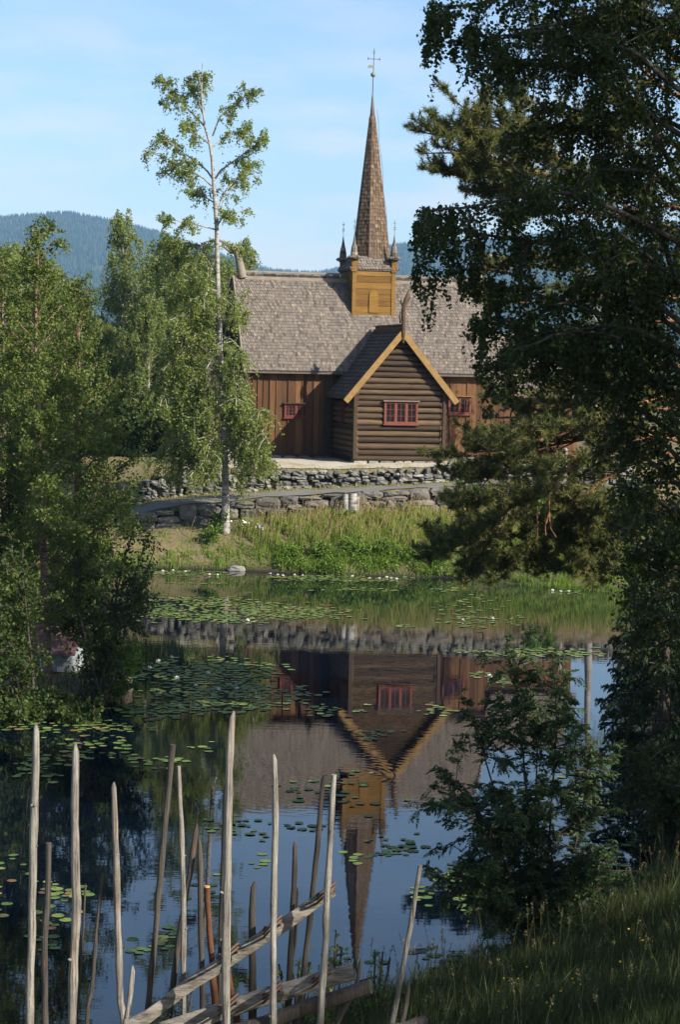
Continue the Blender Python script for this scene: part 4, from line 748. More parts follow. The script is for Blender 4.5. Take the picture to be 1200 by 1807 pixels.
def needles(C, D, L, wd, nn):
    n = len(C); d = unit(np.repeat(D, nn, 0) * .75 + rng.normal(0, .75, (n * nn, 3))); c = np.repeat(C, nn, 0) - np.repeat(D, nn, 0) * (rng.random((n * nn, 1)) * L * 1.1); ln = L * rng.uniform(.7, 1.2, (n * nn, 1)); b = unit(np.cross(d, rng.normal(0, 1, d.shape))) * wd
    return np.stack([c - b, c + b, c + d * ln], 1).reshape(-1, 3), np.arange(3 * n * nn).reshape(-1, 3)
C = np.concatenate([tw[:, -1], tw[:, 2]]); D = unit(np.concatenate([tw[:, -1] - tw[:, -2], tw[:, 2] - tw[:, 1]])); V, F = needles(C, D, .135, .0085, 24)
cb = MB(); cb.add(V, F, 0, np.clip(np.repeat(rng.random(len(C)), 24) * .7 + rng.random(len(F)) * .32, 0, 1)); V, F = tubes(tw, np.full(tw.shape[:2], .008), 3); cb.add(V, F, 1, .5)
for P_ in sub: cb.tube(P_, np.linspace(.02, .008, 6), 4, mi=1, cap=False)
cb.build('crown', [M['pine'], M['twig']], root)

rng = np.random.default_rng(106)
# dark spruces on the right shore
def spruce(label, base, H, R, n=90):
    tr_ = wobble(H, amp=.02); lm_ = []
    for i in range(n):
        t = (i / n) ** .9; z_ = H * (.03 + .95 * t); az = i * 2.4 + rng.normal(0, .3); L_ = R * (1 - t) ** .8 * rng.uniform(.75, 1.15) + .12
        lm_.append(limb((0, 0, z_), (math.cos(az), math.sin(az), -.15 + .5 * t), L_, -.18 + .2 * rng.random(), .04, 6))
    root = empty('spruce_tree', base); tag(root, label, 'spruce', 'spruces on the right shore'); mb = MB(); mb.tube(tr_, np.linspace(.13, .015, len(tr_)), 8)
    for P_ in lm_: mb.tube(P_, np.linspace(.02, .006, 6), 4, cap=False)
    mb.build('trunk', M['bark'], root); tw_ = twigs_on(lm_, 26, .34, .45, .1, .7, -.05); C_, D_ = leaf_pts(tw_, 14, .012, .0); Vl, Fl = leaves(C_, .10, .1, .28, 0, D_); MB().add(Vl, Fl, 0, rng.random(len(C_))).build('crown', M['spruce'], root)
def rpos(px, py): p = G(px, py, .3); return np.array([p[0], p[1], hgt_at(p[0], p[1]) - .1])
spruce('dark spruce with drooping boughs to the waterline at the right edge', rpos(1165, 1440), 6.0, 1.35, 120)
spruce('tall narrow spruce added just outside the picture to shade the islet', (8.7, 39.5, hgt_at(8.7, 39.5) - .1), 13.0, 2.0, 110)  # unseen tree, put in to throw shade on the islet
spruce('slim young spruce between the pine and the dark spruce', rpos(1160, 1310), 4.8, 1.3, 90)
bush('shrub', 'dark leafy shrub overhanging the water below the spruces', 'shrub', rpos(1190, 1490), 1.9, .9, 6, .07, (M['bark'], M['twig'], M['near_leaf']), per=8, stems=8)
bush('shrub', 'leafy shrub on the right shore below the pine boughs', 'shrub', rpos(1165, 1180), 2.4, 1.2, 6, .09, (M['bark'], M['twig'], M['alder_leaf']), per=7, stems=7)
# birch with a stout white trunk far right beside the path, and its neighbours
a_ = weeping('r', 8.5, 1.5, 2.0, n=30, h0=.45); p = W(1047, 850, 84.6)
tree('birch_tree', 'birch with stout white trunk beside the path, seen under the pine boughs', 'birch', (p[0], 84.6, hgt_at(p[0], 84.6) - .1), a_[0], a_[1] * 1.1, a_[2], a_[3], a_[4], None, BF, 'birches right of the church', per=8, lsize=.12, jit=.08, twr=.009)
for px, d, sc, lb in ((1135, 92, .8, 'birch behind the pine at the far right'), (1225, 96, .95, 'birch beyond the right picture edge behind the pine')): copy_tree(T1, bgpos(px, d), rng.uniform(0, 6), sc, lb, 'birches right of the church')
p = W(955, 900, 79.0); bush('willow_shrub', 'bright green willow shrub under the dead pine branches', 'shrub', (p[0], 79.0, hgt_at(p[0], 79.0) - .05), 1.7, .7, 6, .13, (M['bark'], M['twig'], M['herb']), per=8, stems=7)
for px, py, d, hh_, lb in ((372, 948, 79.0, .75, 'leafy shrub with grey green leaves left of the tall birch foot'), (392, 920, 79.7, .9, 'small shrub growing at the foot of the tall birch'), (640, 1005, 77.4, .55, 'bright green plant at the waterline below the white stump'), (565, 985, 77.6, .6, 'leafy bush on the far waterline'), (720, 990, 77.4, .55, 'leafy bush at the right end of the grassy bank'), (620, 990, 77.6, .6, 'leafy bush below the white stump on the bank'), (607, 918, 79.6, .45, 'small dark bush left of the white stump'), (520, 990, 77.7, .5, 'leafy bush on the left part of the green bank'), (675, 985, 77.6, .6, 'leafy bush in the middle of the green bank')):
    p = W(px, py, d); bush('shrub', lb, 'shrub', (p[0], d, hgt_at(p[0], d) - .03), hh_, .45 if hh_ < .7 else .55, 4, .075, (M['bark'], M['twig'], M['herb']), per=8, tw_m=16, twl=.2, stems=7, group='shrubs on the far bank', jit=.03)

rng = np.random.default_rng(107)
# rowan in front of the water
rb_ = G(955, 1690, .15); rb_[2] = hgt_at(rb_[0], rb_[1]) - .05; RD_ = rb_[1]
relr = lambda pts, dd: reln(pts, dd, RD_, rb_, 9)
RL = [[(955, 1690), (945, 1560), (930, 1400), (915, 1240), (895, 1120)], [(955, 1690), (965, 1560), (975, 1400), (985, 1260), (975, 1150)], [(950, 1690), (915, 1580), (870, 1470), (820, 1400), (770, 1350)], [(955, 1690), (930, 1570), (880, 1420), (845, 1300), (815, 1220)], [(960, 1690), (1000, 1560), (1030, 1430), (1045, 1300)], [(950, 1690), (890, 1610), (820, 1570), (760, 1540)], [(960, 1690), (1010, 1610), (1050, 1540), (1085, 1490)], [(952, 1690), (940, 1500), (950, 1330), (935, 1200)], [(955, 1690), (900, 1540), (850, 1430), (780, 1420), (740, 1430)]]
lm = [relr(p, rng.uniform(-.9, .9)) for p in RL]; sub = []
for P_ in lm:
    for _ in range(40): t = rng.uniform(.15, .98); q = P_[int(t * 8)]; sub.append(limb(q, unit(rng.normal(0, 1, 3) * [1, 1, .5] + [0, 0, .45]), rng.uniform(.35, .85), -.1, .05))
T = twigs_on(lm + sub, 17, .26, .35, .2, .9, .2, 0, 4); fr = T[:, -1] - T[:, 0]; q = []; dd = []; n = len(T)
sdv = unit(np.cross(fr, rng.normal(0, .4, fr.shape) + [0, 0, 1]))
for i, t in enumerate(np.linspace(.2, 1, 7)):
    c = T[:, 0] + fr * t + np.array([0, 0, -.02]) * t * t
    for sg in ((-1, 1) if i < 6 else (0,)): q.append(c + sdv * sg * .032); dd.append(unit(sdv * sg + unit(fr) * (.45 if sg else 1)))
C = np.concatenate(q); Vl, Fl = leaves(C, .072, .12, .38, .6, np.concatenate(dd)); root = empty('rowan_bush', rb_); tag(root, 'slender many stemmed rowan with feathery leaves standing at the near water edge', 'rowan')
mb = MB()
for P_ in lm: mb.tube(P_, np.linspace(.024, .008, 9), 6)
mb.build('trunk', M['bark'], root); cb = MB(); cb.add(Vl, Fl, 0, np.tile(rng.random(n), 13) * .75 + rng.random(len(C)) * .25)
for P_ in sub: cb.tube(P_, np.linspace(.008, .003, len(P_)), 4, mi=1, cap=False)
V, F = tubes(T, np.full(T.shape[:2], .002), 3); cb.add(V, F, 1, .5); cb.build('crown', [M['rowan_leaf'], M['twig']], root)
rng = np.random.default_rng(108)
# birches up the meadow to the right; their shade falls on the fence and the grass
a_ = weeping('s', 12, 2.7, 1.0, n=54, h0=.12)
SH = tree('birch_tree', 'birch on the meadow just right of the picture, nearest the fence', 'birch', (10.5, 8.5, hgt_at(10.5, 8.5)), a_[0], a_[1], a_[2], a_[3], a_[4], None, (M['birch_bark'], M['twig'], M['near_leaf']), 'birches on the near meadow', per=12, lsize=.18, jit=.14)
for x_, y_, sc, lb in ((12.7, 2.4, 1.0, 'birch on the meadow right of the picture, farthest up the slope'), (11.0, 14.0, 1.35, 'birch added on the meadow right of the picture to shade the big birch'), (10.2, 20.0, .6, 'birch added on the right shore outside the picture to shade the rowan'), (10.9, 34.7, (.95, .95, 1.6), 'tall birch added on the right shore outside the picture to shade the islet'), (14.5, 25, 1.15, 'birch on the right shore outside the picture behind the spruces')): copy_tree(SH, (x_, y_, hgt_at(x_, y_)), rng.uniform(0, 6), sc, lb, 'birches on the near meadow')  # some copies put in out of view to shade big birch, rowan, islet

rng = np.random.default_rng(109)
# ------------------------------------------------------------------ grass
def blades(X, Y, h, wd, lean=.35, wind=(.12, 0)):
    n = len(X); Z = hgt_at(X, Y) - .02; az = rng.uniform(0, 2 * math.pi, n); ln = np.abs(rng.normal(0, lean, n)) * h; d = np.stack([np.cos(az) * ln + wind[0] * h, np.sin(az) * ln + wind[1] * h, 0 * h], -1)
    az2 = rng.uniform(0, math.pi, n); b = np.stack([np.cos(az2), np.sin(az2), 0 * az2], -1) * (wd / 2); B = np.stack([X, Y, Z], -1); up = np.array([0, 0, 1.]); hh_ = h[:, None]
    P = [B - b, B + b, B + d * .28 + up * hh_ * .55 - b * .8, B + d * .28 + up * hh_ * .55 + b * .8, B + d + up * hh_ * .96 - b * .12, B + d + up * hh_ * .96 + b * .12]
    V = np.stack(P, 1).reshape(-1, 3); i = np.arange(n)[:, None] * 6; return V, np.concatenate([i + [0, 1, 3, 2], i + [2, 3, 5, 4]]), P[4]
def scatter(n, x0, x1, y0, y1, keep):
    X, Y = rng.uniform(x0, x1, n), rng.uniform(y0, y1, n); s_ = sdf(X, Y); pxs, pys = proj(np.stack([X, Y, hgt_at(X, Y)], -1)); m = (s_ > .03) & keep(X, Y, s_, pxs, pys); return X[m], Y[m]
X, Y = scatter(150000, -.8, 6.5, 9, 30, lambda x, y, s_, a, b: (a > 520) & (a < 1290) & (b > 1500) & (b < 1990))
clump = vnoise(X, Y, 2.2, 3); h = np.clip(.36 + .14 * clump + rng.normal(0, .12, len(X)), .1, .95); h = np.where(sdf(X, Y) < 1.2, h * .9, h)
V, F, tipP = blades(X, Y, h, .009); tone = np.clip(rng.random(len(X)) * .80 + .16 * clump, 0, .9); mb = MB(); mb.add(V, F, 0, np.tile(tone, 2))
si = rng.choice(len(X), 420, False); B = np.stack([X[si], Y[si], hgt_at(X[si], Y[si])], -1); hs = rng.uniform(.6, 1.05, 420)[:, None]; ld = rng.normal(0, .10, (420, 3)) * [1, 1, 0]; T = np.stack([B + ld * s_ ** 2 * hs + np.array([0, 0, 1.]) * hs * s_ for s_ in (0, .4, .75, 1)], 1)
V, F = tubes(T, np.full((420, 4), .0022), 3); mb.add(V, F, 0, .86); C, D = leaf_pts(T, 16, .010, .84); Vl, Fl = leaves(C, .024, -.3, .4); mb.add(Vl, Fl, 0, .88 + .12 * rng.random(len(C)))
tag(mb.build('meadow_grass', M['grass']), 'tall green meadow grass with seed heads in the lower right', 'grass', kind='stuff')
# far bank
X, Y = scatter(80000, -12.5, 13, 71, 82, lambda x, y, s_, a, b: (y < fb('dw', x) - .02) & ((rng.random(len(x)) < .22 + .78 * (np.clip((a - 380) / 120, 0, 1))) | (s_ < .9)) & ((vnoise(x, y, 3.1, 4) > -.42) | (s_ < .7)))
s_ = sdf(X, Y); u = np.clip((Y - fb('ds', X)) / (fb('dw', X) - fb('ds', X)), 0, 1); cl = vnoise(X, Y, 2.6, 5); h = np.clip((.22 + .42 * np.clip(cl + .1, -.4, 1) * .5 + .45 * np.clip(u * 2, 0, 1) * (X > -4)) * .78 * rng.uniform(.5, 1.25, len(X)) + cl * .08, .08, .9) * np.where(u > .7, .75, 1)
V, F, tipP = blades(X, Y, h, .026, .32, (.1, -.05)); tone = np.clip(rng.random(len(X)) * .34 + .42 * u ** 1.5 - .10 * (s_ < .9) + .20 * cl + .16 * vnoise(X, Y, 5.5, 9), 0, 1); mb = MB(); mb.add(V, F, 0, np.tile(tone, 2))
si = rng.choice(np.where((u > .3) & (h > .3))[0], 1500); B = np.stack([X[si], Y[si], hgt_at(X[si], Y[si])], -1); hs = rng.uniform(.5, 1.0, 1500)[:, None]; ld = rng.normal(0, .16, (1500, 3)) * [1, 1, 0] + [.12, 0, 0]; T = np.stack([B + ld * q * q * hs + np.array([0, 0, 1.]) * hs * q for q in (0, .5, .8, 1)], 1)
mb.add(*tubes(T, np.full((1500, 4), .006), 3), 0, .9); Cc, _ = leaf_pts(T, 5, .03, .8); mb.add(*leaves(Cc, .06, -.3, .4), 0, .9 + .1 * rng.random(len(Cc)))
X, Y = scatter(14000, -12.5, 13, 81, 86, lambda x, y, s_, a, b: ((y > fb('dw', x) + 1.55) & (y < fb('du', x) - .05)) | ((y > fb('du', x) + .12) & (y < fb('du', x) + .5)) | ((y > fb('du', x) + .5) & (y < fb('du', x) + 1.3) & (vnoise(x, y, 2.3, 6) > .25)) | ((y > fb('dw', x) + .28) & (y < fb('dw', x) + .5) & (vnoise(x, y, 2.8, 8) > .1)))
V, F, _ = blades(X, Y, rng.uniform(.04, .16, len(X)), .03, .5); mb.add(V, F, 0, np.tile(np.clip(rng.normal(.6, .2, len(X)), 0, 1), 2)); tag(mb.build('bank_grass', M['bank_grass']), 'green and straw coloured grass covering the far bank below the church', 'grass', kind='stuff')
# leafy ground cover at the far waterline
X, Y = scatter(9000, -2.5, 4.3, 76, 79.5, lambda x, y, s_, a, b: (s_ < 1.0) & (vnoise(x, y, 2.0, 7) > -.25)); hh_ = rng.uniform(.05, .42, len(X)); C = np.repeat(np.stack([X, Y, hgt_at(X, Y) + hh_], -1), 3, 0) + rng.normal(0, .05, (3 * len(X), 3)); Vl, Fl = leaves(C, .075, .1, .7, .4)
tag(MB().add(Vl, Fl, 0, rng.random(len(C))).build('waterside_herbs', M['herb']), 'bright green leafy herbs along the far waterline', 'herbs', kind='stuff')
# islet undergrowth and right shore undergrowth
X, Y = scatter(9000, -13, -4.5, 45, 60, lambda x, y, s_, a, b: (s_ < 1.3)); V, F, _ = blades(X, Y, rng.uniform(.08, .4, len(X)), .018, .5); mb = MB().add(V, F, 0, np.tile(rng.random(len(X)) * .6, 2))
X, Y = scatter(12000, 4, 14, 28, 72, lambda x, y, s_, a, b: (s_ < 2.5) & (a < 1260)); V, F, _ = blades(X, Y, rng.uniform(.1, .55, len(X)), .022, .5); mb.add(V, F, 0, np.tile(rng.random(len(X)) * .6, 2))
tag(mb.build('shore_grass', M['grass']), 'dark shaded grass fringing the islet and the right shore', 'grass', kind='stuff')
# reeds off the islet tip
p = G(236, 1172); n = 260; X = p[0] + rng.normal(0, .22, n); Y = p[1] + rng.normal(0, .7, n); h = rng.uniform(.35, .95, n); az = rng.uniform(0, 6.28, n); B = np.stack([X, Y, X * 0 - .05], -1); ld = np.stack([np.cos(az), np.sin(az), az * 0], -1) * (h * rng.uniform(0, .28, n))[:, None]; T = np.stack([B + ld * s_ ** 2 + np.array([0, 0, 1.]) * (h * s_)[:, None] for s_ in (0, .5, 1)], 1)
V, F = tubes(T, np.broadcast_to(np.array([.008, .007, .002]), (n, 3)), 3); tag(MB().add(V, F, 0, rng.random(len(F))).build('reed_bed', M['reed']), 'thin dark green reeds standing in the water off the islet tip', 'reeds', kind='stuff')
p = G(221, 1217); o = empty('tree_stump', (p[0], p[1], -.1)); tag(o, 'black rotten stump in the water below the reeds', 'stump'); MB().tube([(0, 0, 0), (0, 0, .25), (.03, 0, .42)], [.2, .17, .15], 9).build('stem', M['bark'], o); MB().tube([(-.15, .1, 0), (-.16, .1, .2), (-.18, .1, .33)], [.1, .09, .05], 7).build('snag', M['bark'], o)

# ------------------------------------------------------------------ hut on the islet
p = ipos(100, 1190); hut = empty('duck_house', (p[0], p[1], p[2] + .1), math.radians(-14)); tag(hut, 'little pale planked hut with pink roof under the islet trees', 'hut')
mb = MB(); mb.box((-.52, -.36, .04), (.52, .36, .52), .5)
for x_ in np.arange(-.54, .52, .135): mb.box((x_ + .003, -.385, .03), (x_ + .128, -.36, .54), rng.random())
for y_ in np.arange(-.36, .34, .12): mb.box((.52, y_ + .003, .03), (.545, y_ + .117, .6), rng.random())
mb.build('wall', plain('chalky white paint', (.26, .28, .28), .7, .12, 6), hut)
mb = MB(); pr = [(-.55, .47), (0, 1.02), (.55, .47), (.55, .53), (0, 1.10), (-.55, .53)]; prism(mb, pr, -.68, .68, 'u', .5); mb.build('roof', plain('faded pink roofing', (.20, .11, .12), .8, .2, 8), hut)
for x_, y_ in ((-.45, -.3), (.45, -.3), (-.45, .3), (.45, .3)): MB().box((x_ - .04, y_ - .04, -.2), (x_ + .04, y_ + .04, .035)).build('stilt', M['dark_wood'], hut)

# ------------------------------------------------------------------ ducklings
def duck(label, px, py, L, rz):
    p = G(px, py); o = empty('duckling', (p[0], p[1], .0), rz); tag(o, label, 'duckling', None); mb = MB(); s_ = L
    mb.tube(np.array([(-.52, 0, .22), (-.42, 0, .18), (-.2, 0, .13), (.1, 0, .12), (.32, 0, .16), (.42, 0, .3), (.44, 0, .46), (.48, 0, .56), (.56, 0, .56), (.62, 0, .54)]) * s_, np.array([.02, .09, .19, .21, .16, .095, .085, .115, .10, .03]) * s_, 10)
    b = mb.build('body', plain('brown down', (.045, .035, .025), .8, .5, 30), o); MB().tube(np.array([(.6, 0, .54), (.72, 0, .52), (.78, 0, .515)]) * s_, np.array([.045, .035, .01]) * s_, 6).build('bill', M['dark_wood'], b); MB().tube(np.array([(-.4, 0, .22), (-.62, 0, .30)]) * s_, np.array([.07, .012]) * s_, 6).build('tail', M['dark_wood'], b)
duck('dark duckling swimming at the centre of ripple rings in the church reflection', 607, 1368, .19, math.radians(160)); duck('dark duckling swimming right of the rowan near the shaded shore', 1019, 1368, .22, math.radians(100))

rng = np.random.default_rng(110)
# ------------------------------------------------------------------ water lilies
PT = [(330, 1012, 75, 5, 170), (600, 1021, 135, 6, 420), (785, 1040, 52, 4, 60), (1005, 1044, 42, 4, 26), (330, 1028, 80, 3, 26), (640, 1045, 120, 8, 40), (400, 1080, 190, 17, 1150), (350, 1060, 100, 7, 220), (705, 1105, 42, 4, 24), (860, 1080, 130, 30, 110), (815, 1092, 55, 4, 36), (940, 1152, 130, 8, 220), (860, 1196, 70, 14, 30),
      (370, 1186, 130, 26, 560), (410, 1226, 140, 22, 430), (330, 1250, 140, 12, 240), (100, 1282, 110, 16, 80), (560, 1238, 90, 30, 30), (700, 1255, 90, 36, 26), (700, 1300, 90, 16, 34), (480, 1462, 120, 30, 40), (660, 1480, 130, 40, 50), (560, 1420, 160, 50, 24), (120, 1330, 150, 40, 110), (60, 1590, 90, 90, 50), (150, 1640, 120, 60, 34), (960, 1480, 140, 110, 330), (800, 1570, 70, 50, 70), (810, 1682, 72, 18, 46), (650, 1690, 70, 22, 9), (1000, 1640, 60, 26, 30), (305, 1680, 60, 40, 22), (440, 1560, 120, 40, 22), (980, 1390, 90, 60, 60), (260, 1280, 140, 16, 60), (620, 1380, 160, 30, 14), (1090, 1500, 50, 80, 40), (250, 1330, 130, 30, 40)]
pads = []
for cx, cy, rx, ry, n in PT:
    nc = max(3, n // 9); ca, cr = rng.uniform(0, 2 * math.pi, nc), np.sqrt(rng.random(nc)) * .92; ci = rng.integers(0, nc, n); dx, dy = rng.normal(0, .17, (2, n)); P = G(cx + rx * (cr[ci] * np.cos(ca[ci]) + dx), cy + ry * (cr[ci] * np.sin(ca[ci]) + dy)); P = P[sdf(P[:, 0], P[:, 1]) < -.12]; pads.append(P)
pads = np.concatenate(pads); order = np.argsort(pads[:, 1]); pads = pads[order]; prad = rng.uniform(.06, .135, len(pads)) * np.where(pads[:, 1] > 36, .9, .78)
def padmesh(R_, seed, k=14):
    a_ = np.linspace(.14, 2 * math.pi - .14, k) ; rr_ = R_ * (1 + rng.normal(0, .03, k)); ro = np.stack([rr_ * np.cos(a_), rr_ * np.sin(a_), .004 + .006 * np.abs(rng.normal(0, 1, k))], -1); ri = ro * [.5, .5, 0] + [0, 0, .001]; V = np.concatenate([[(R_ * .12, 0, 0)], ri, ro])
    F3 = [[0, 1 + i, 2 + i] for i in range(k - 1)]; F4 = [[1 + i, 1 + k + i, 2 + k + i, 2 + i] for i in range(k - 1)]; return V, F3, F4
# keep pads from lying on each other
kept = []; cell = {}
for P, r_ in zip(pads, prad):
    key = (int(P[0] // .3), int(P[1] // .3)); near_ = [q for i in (-1, 0, 1) for j in (-1, 0, 1) for q in cell.get((key[0] + i, key[1] + j), [])]
    if all((P[0] - q[0]) ** 2 + (P[1] - q[1]) ** 2 > ((r_ + q[2]) * .74) ** 2 for q in near_): kept.append((P[0], P[1], r_)); cell.setdefault(key, []).append((P[0], P[1], r_))
kept = np.array(kept); pm = []
for v_ in range(6):
    for mt in ('pad', 'pad_red'):
        if mt == 'pad_red' and v_ > 1: continue
        V, F3, F4 = padmesh(1.0, v_); o = MB().add(V * [1, 1, .6], F3, 0, 0.0, True).add(V * [1, 1, .6], F4, 0, 0.0, True).build('lily_pad', M[mt]); pm.append((mt, o.data)); bpy.data.objects.remove(o)
gp = [m for t, m in pm if t == 'pad']; rp_ = [m for t, m in pm if t == 'pad_red']
nind = 0; mb = MB()
for x_, y_, r_ in kept:
    a_ = rng.uniform(0, 6.28)
    if nind < 296:
        red = rng.random() < .05; o = bpy.data.objects.new('lily_pad', (rp_ if red else gp)[int(rng.integers(0, 2 if red else 6))]); COL.objects.link(o); o.location = (x_, y_, .006 + .004 * rng.random()); o.rotation_euler = (rng.normal(0, .02), rng.normal(0, .02), a_); o.scale = (r_, r_, r_)
        tag(o, 'faded reddish brown lily pad floating on the near half of the pond' if red else 'round green lily pad floating on the near half of the pond', 'lily pad', 'reddish lily pads on the near water' if red else 'green lily pads on the near water'); nind += 1
    else:
        V, F3, F4 = padmesh(r_, 0, 10); cs, sn_ = math.cos(a_), math.sin(a_); V = np.stack([V[:, 0] * cs - V[:, 1] * sn_ + x_, V[:, 0] * sn_ + V[:, 1] * cs + y_, V[:, 2] * .7 + .006 + .004 * rng.random()], -1); t = rng.random(); mb.add(V, F3, 0, t); mb.add(V, F4, 0, t)
tag(mb.build('lily_pad_drift', M['pad']), 'drifts of green lily pads on the far half of the pond', 'lily pads', kind='stuff')
def flower():
    mb = MB()
    for ring, (n_, el, L_) in enumerate(((8, .25, 1.0), (8, .75, .9), (6, 1.15, .75))):
        for i in range(n_):
            a_ = i * 2 * math.pi / n_ + ring * .4; d = np.array([math.cos(a_) * math.cos(el), math.sin(a_) * math.cos(el), math.sin(el)]); b = np.array([-math.sin(a_), math.cos(a_), 0]) * .2; mb.add([d * .12, d * .55 + b - [0, 0, .05], d * L_ + [0, 0, .05], d * .55 - b - [0, 0, .05]], [[0, 1, 2, 3]], 0, .5)
    mb.tube([(0, 0, .1), (0, 0, .4)], [.16, .12], 7, .5, 1); return mb.build('water_lily', [M['petal'], M['yellow']])
fl = flower(); fm = fl.data; bpy.data.objects.remove(fl)
FL = dict(far=[(305, 1008), (327, 1010), (287, 1009), (369, 1015), (384, 1016), (477, 1014), (490, 1016), (499, 1017), (520, 1016), (534, 1017), (622, 1018), (652, 1022), (670, 1022), (683, 1020), (690, 1022), (700, 1023), (976, 1043), (990, 1045), (1004, 1045)], mid=[(279, 1168), (302, 1162), (263, 1180), (367, 1190), (312, 1198), (385, 1219), (418, 1217), (437, 1096), (865, 1195), (817, 1096), (870, 1093), (345, 1212)], near=[(840, 1676), (740, 1672), (10, 1272), (27, 1270), (1022, 1566), (1010, 1645), (1030, 1600), (905, 1595)])
LBL = dict(far='white water lily flower open among the pads by the far bank', mid='white water lily flower open in the middle of the pond', near='white water lily flower open on the near part of the pond')
for kx, pts in FL.items():
    for q in pts:
        p = G(*q); o = bpy.data.objects.new('water_lily', fm); COL.objects.link(o); s_ = dict(far=.078, mid=.08, near=.08)[kx]; o.location = (p[0], p[1], .015); o.scale = (s_, s_, s_ * 1.1); o.rotation_euler = (rng.normal(0, .15), rng.normal(0, .15), rng.uniform(0, 6)); tag(o, LBL[kx], 'water lily', 'white water lilies, ' + kx + ' ones')
# bank flowers
def posy(label, px, py, d, mat, n, name, sp_=.3, hz_=.3, sz=.07):
    p = W(px, py, d); o = empty(name, (p[0], d, hgt_at(p[0], d))); tag(o, label, 'flowers'); st_, hd = MB(), MB()
    for _ in range(n):
        x_, y_, h_ = rng.normal(0, sp_), rng.normal(0, sp_ * .5), hz_ * rng.uniform(.6, 1.2); st_.tube([(x_ * .5, y_ * .5, 0), (x_, y_, h_)], .006, 4, .6); hd.tube([(x_, y_, h_ - .01), (x_, y_ - .005, h_ + .02)], [sz * .6, sz * .35], 7)
    Vl, Fl = leaves(rng.normal(0, 1, (n * 9, 3)) * [sp_ * .6, sp_ * .4, hz_ * .2] + [0, 0, hz_ * .4], .06); st_.add(Vl, Fl, 0, rng.random(n * 9)); st_.build('stem', M['herb'], o); hd.build('blossom', mat, o)
posy('cluster of white daisies on the bank right of the tall birch', 426, 921, 79.6, M['petal'], 15, 'daisy_cluster', .32, .32, .08); posy('small clump of pale blue flowers on the bank below the daisies', 458, 936, 79.2, M['lilac'], 8, 'bluebell_clump', .13, .3, .07)
# buttercups
n = 0
bm_ = MB(); bm_.tube([(0, 0, -.3), (0, 0, 0)], .0025, 4, .5, 1); bm_.tube([(0, 0, 0), (0, 0, .006), (0, 0, .010)], [.004, .012, .013], 7, .5, 0); bo = bm_.build('buttercup', [M['yellow'], M['herb']]); bmesh_ = bo.data; bpy.data.objects.remove(bo)
for px, py in ((905, 1712), (930, 1707), (978, 1665), (1010, 1728), (900, 1732), (1012, 1735), (1095, 1697), (1130, 1625), (1135, 1660), (965, 1770), (975, 1785), (1025, 1738), (890, 1727), (950, 1740), (1060, 1720), (1110, 1640), (990, 1750), (915, 1728), (880, 1750), (1150, 1690)):
    for d in np.arange(11, 26, .1):
        p = W(px, py, d)
        if p[2] < hgt_at(p[0], p[1]) + .42: break
    o = bpy.data.objects.new('buttercup', bmesh_); COL.objects.link(o); o.location = p; o.rotation_euler = (rng.normal(.4, .3), rng.normal(0, .3), 0); tag(o, 'tiny yellow buttercup in the lower right meadow grass', 'buttercup', 'buttercups in the meadow')
for px, d, hh_, lb in ((585, 20.5, 1.0, 'thin sapling with bright leaves growing behind the fence rails'), (655, 21.5, .7, 'small bright sapling at the water edge right of the rails'), (515, 20.3, .8, 'leafy sapling behind the left rails')):
    p = W(px, 1800, d); bush('sapling', lb, 'sapling', (p[0], d, hgt_at(p[0], d)), hh_ + .35, .3, 3, .05, (M['bark'], M['twig'], M['herb']), per=4, tw_m=8, twl=.14, stems=4, group='saplings behind the fence', jit=.02)

rng = np.random.default_rng(111)
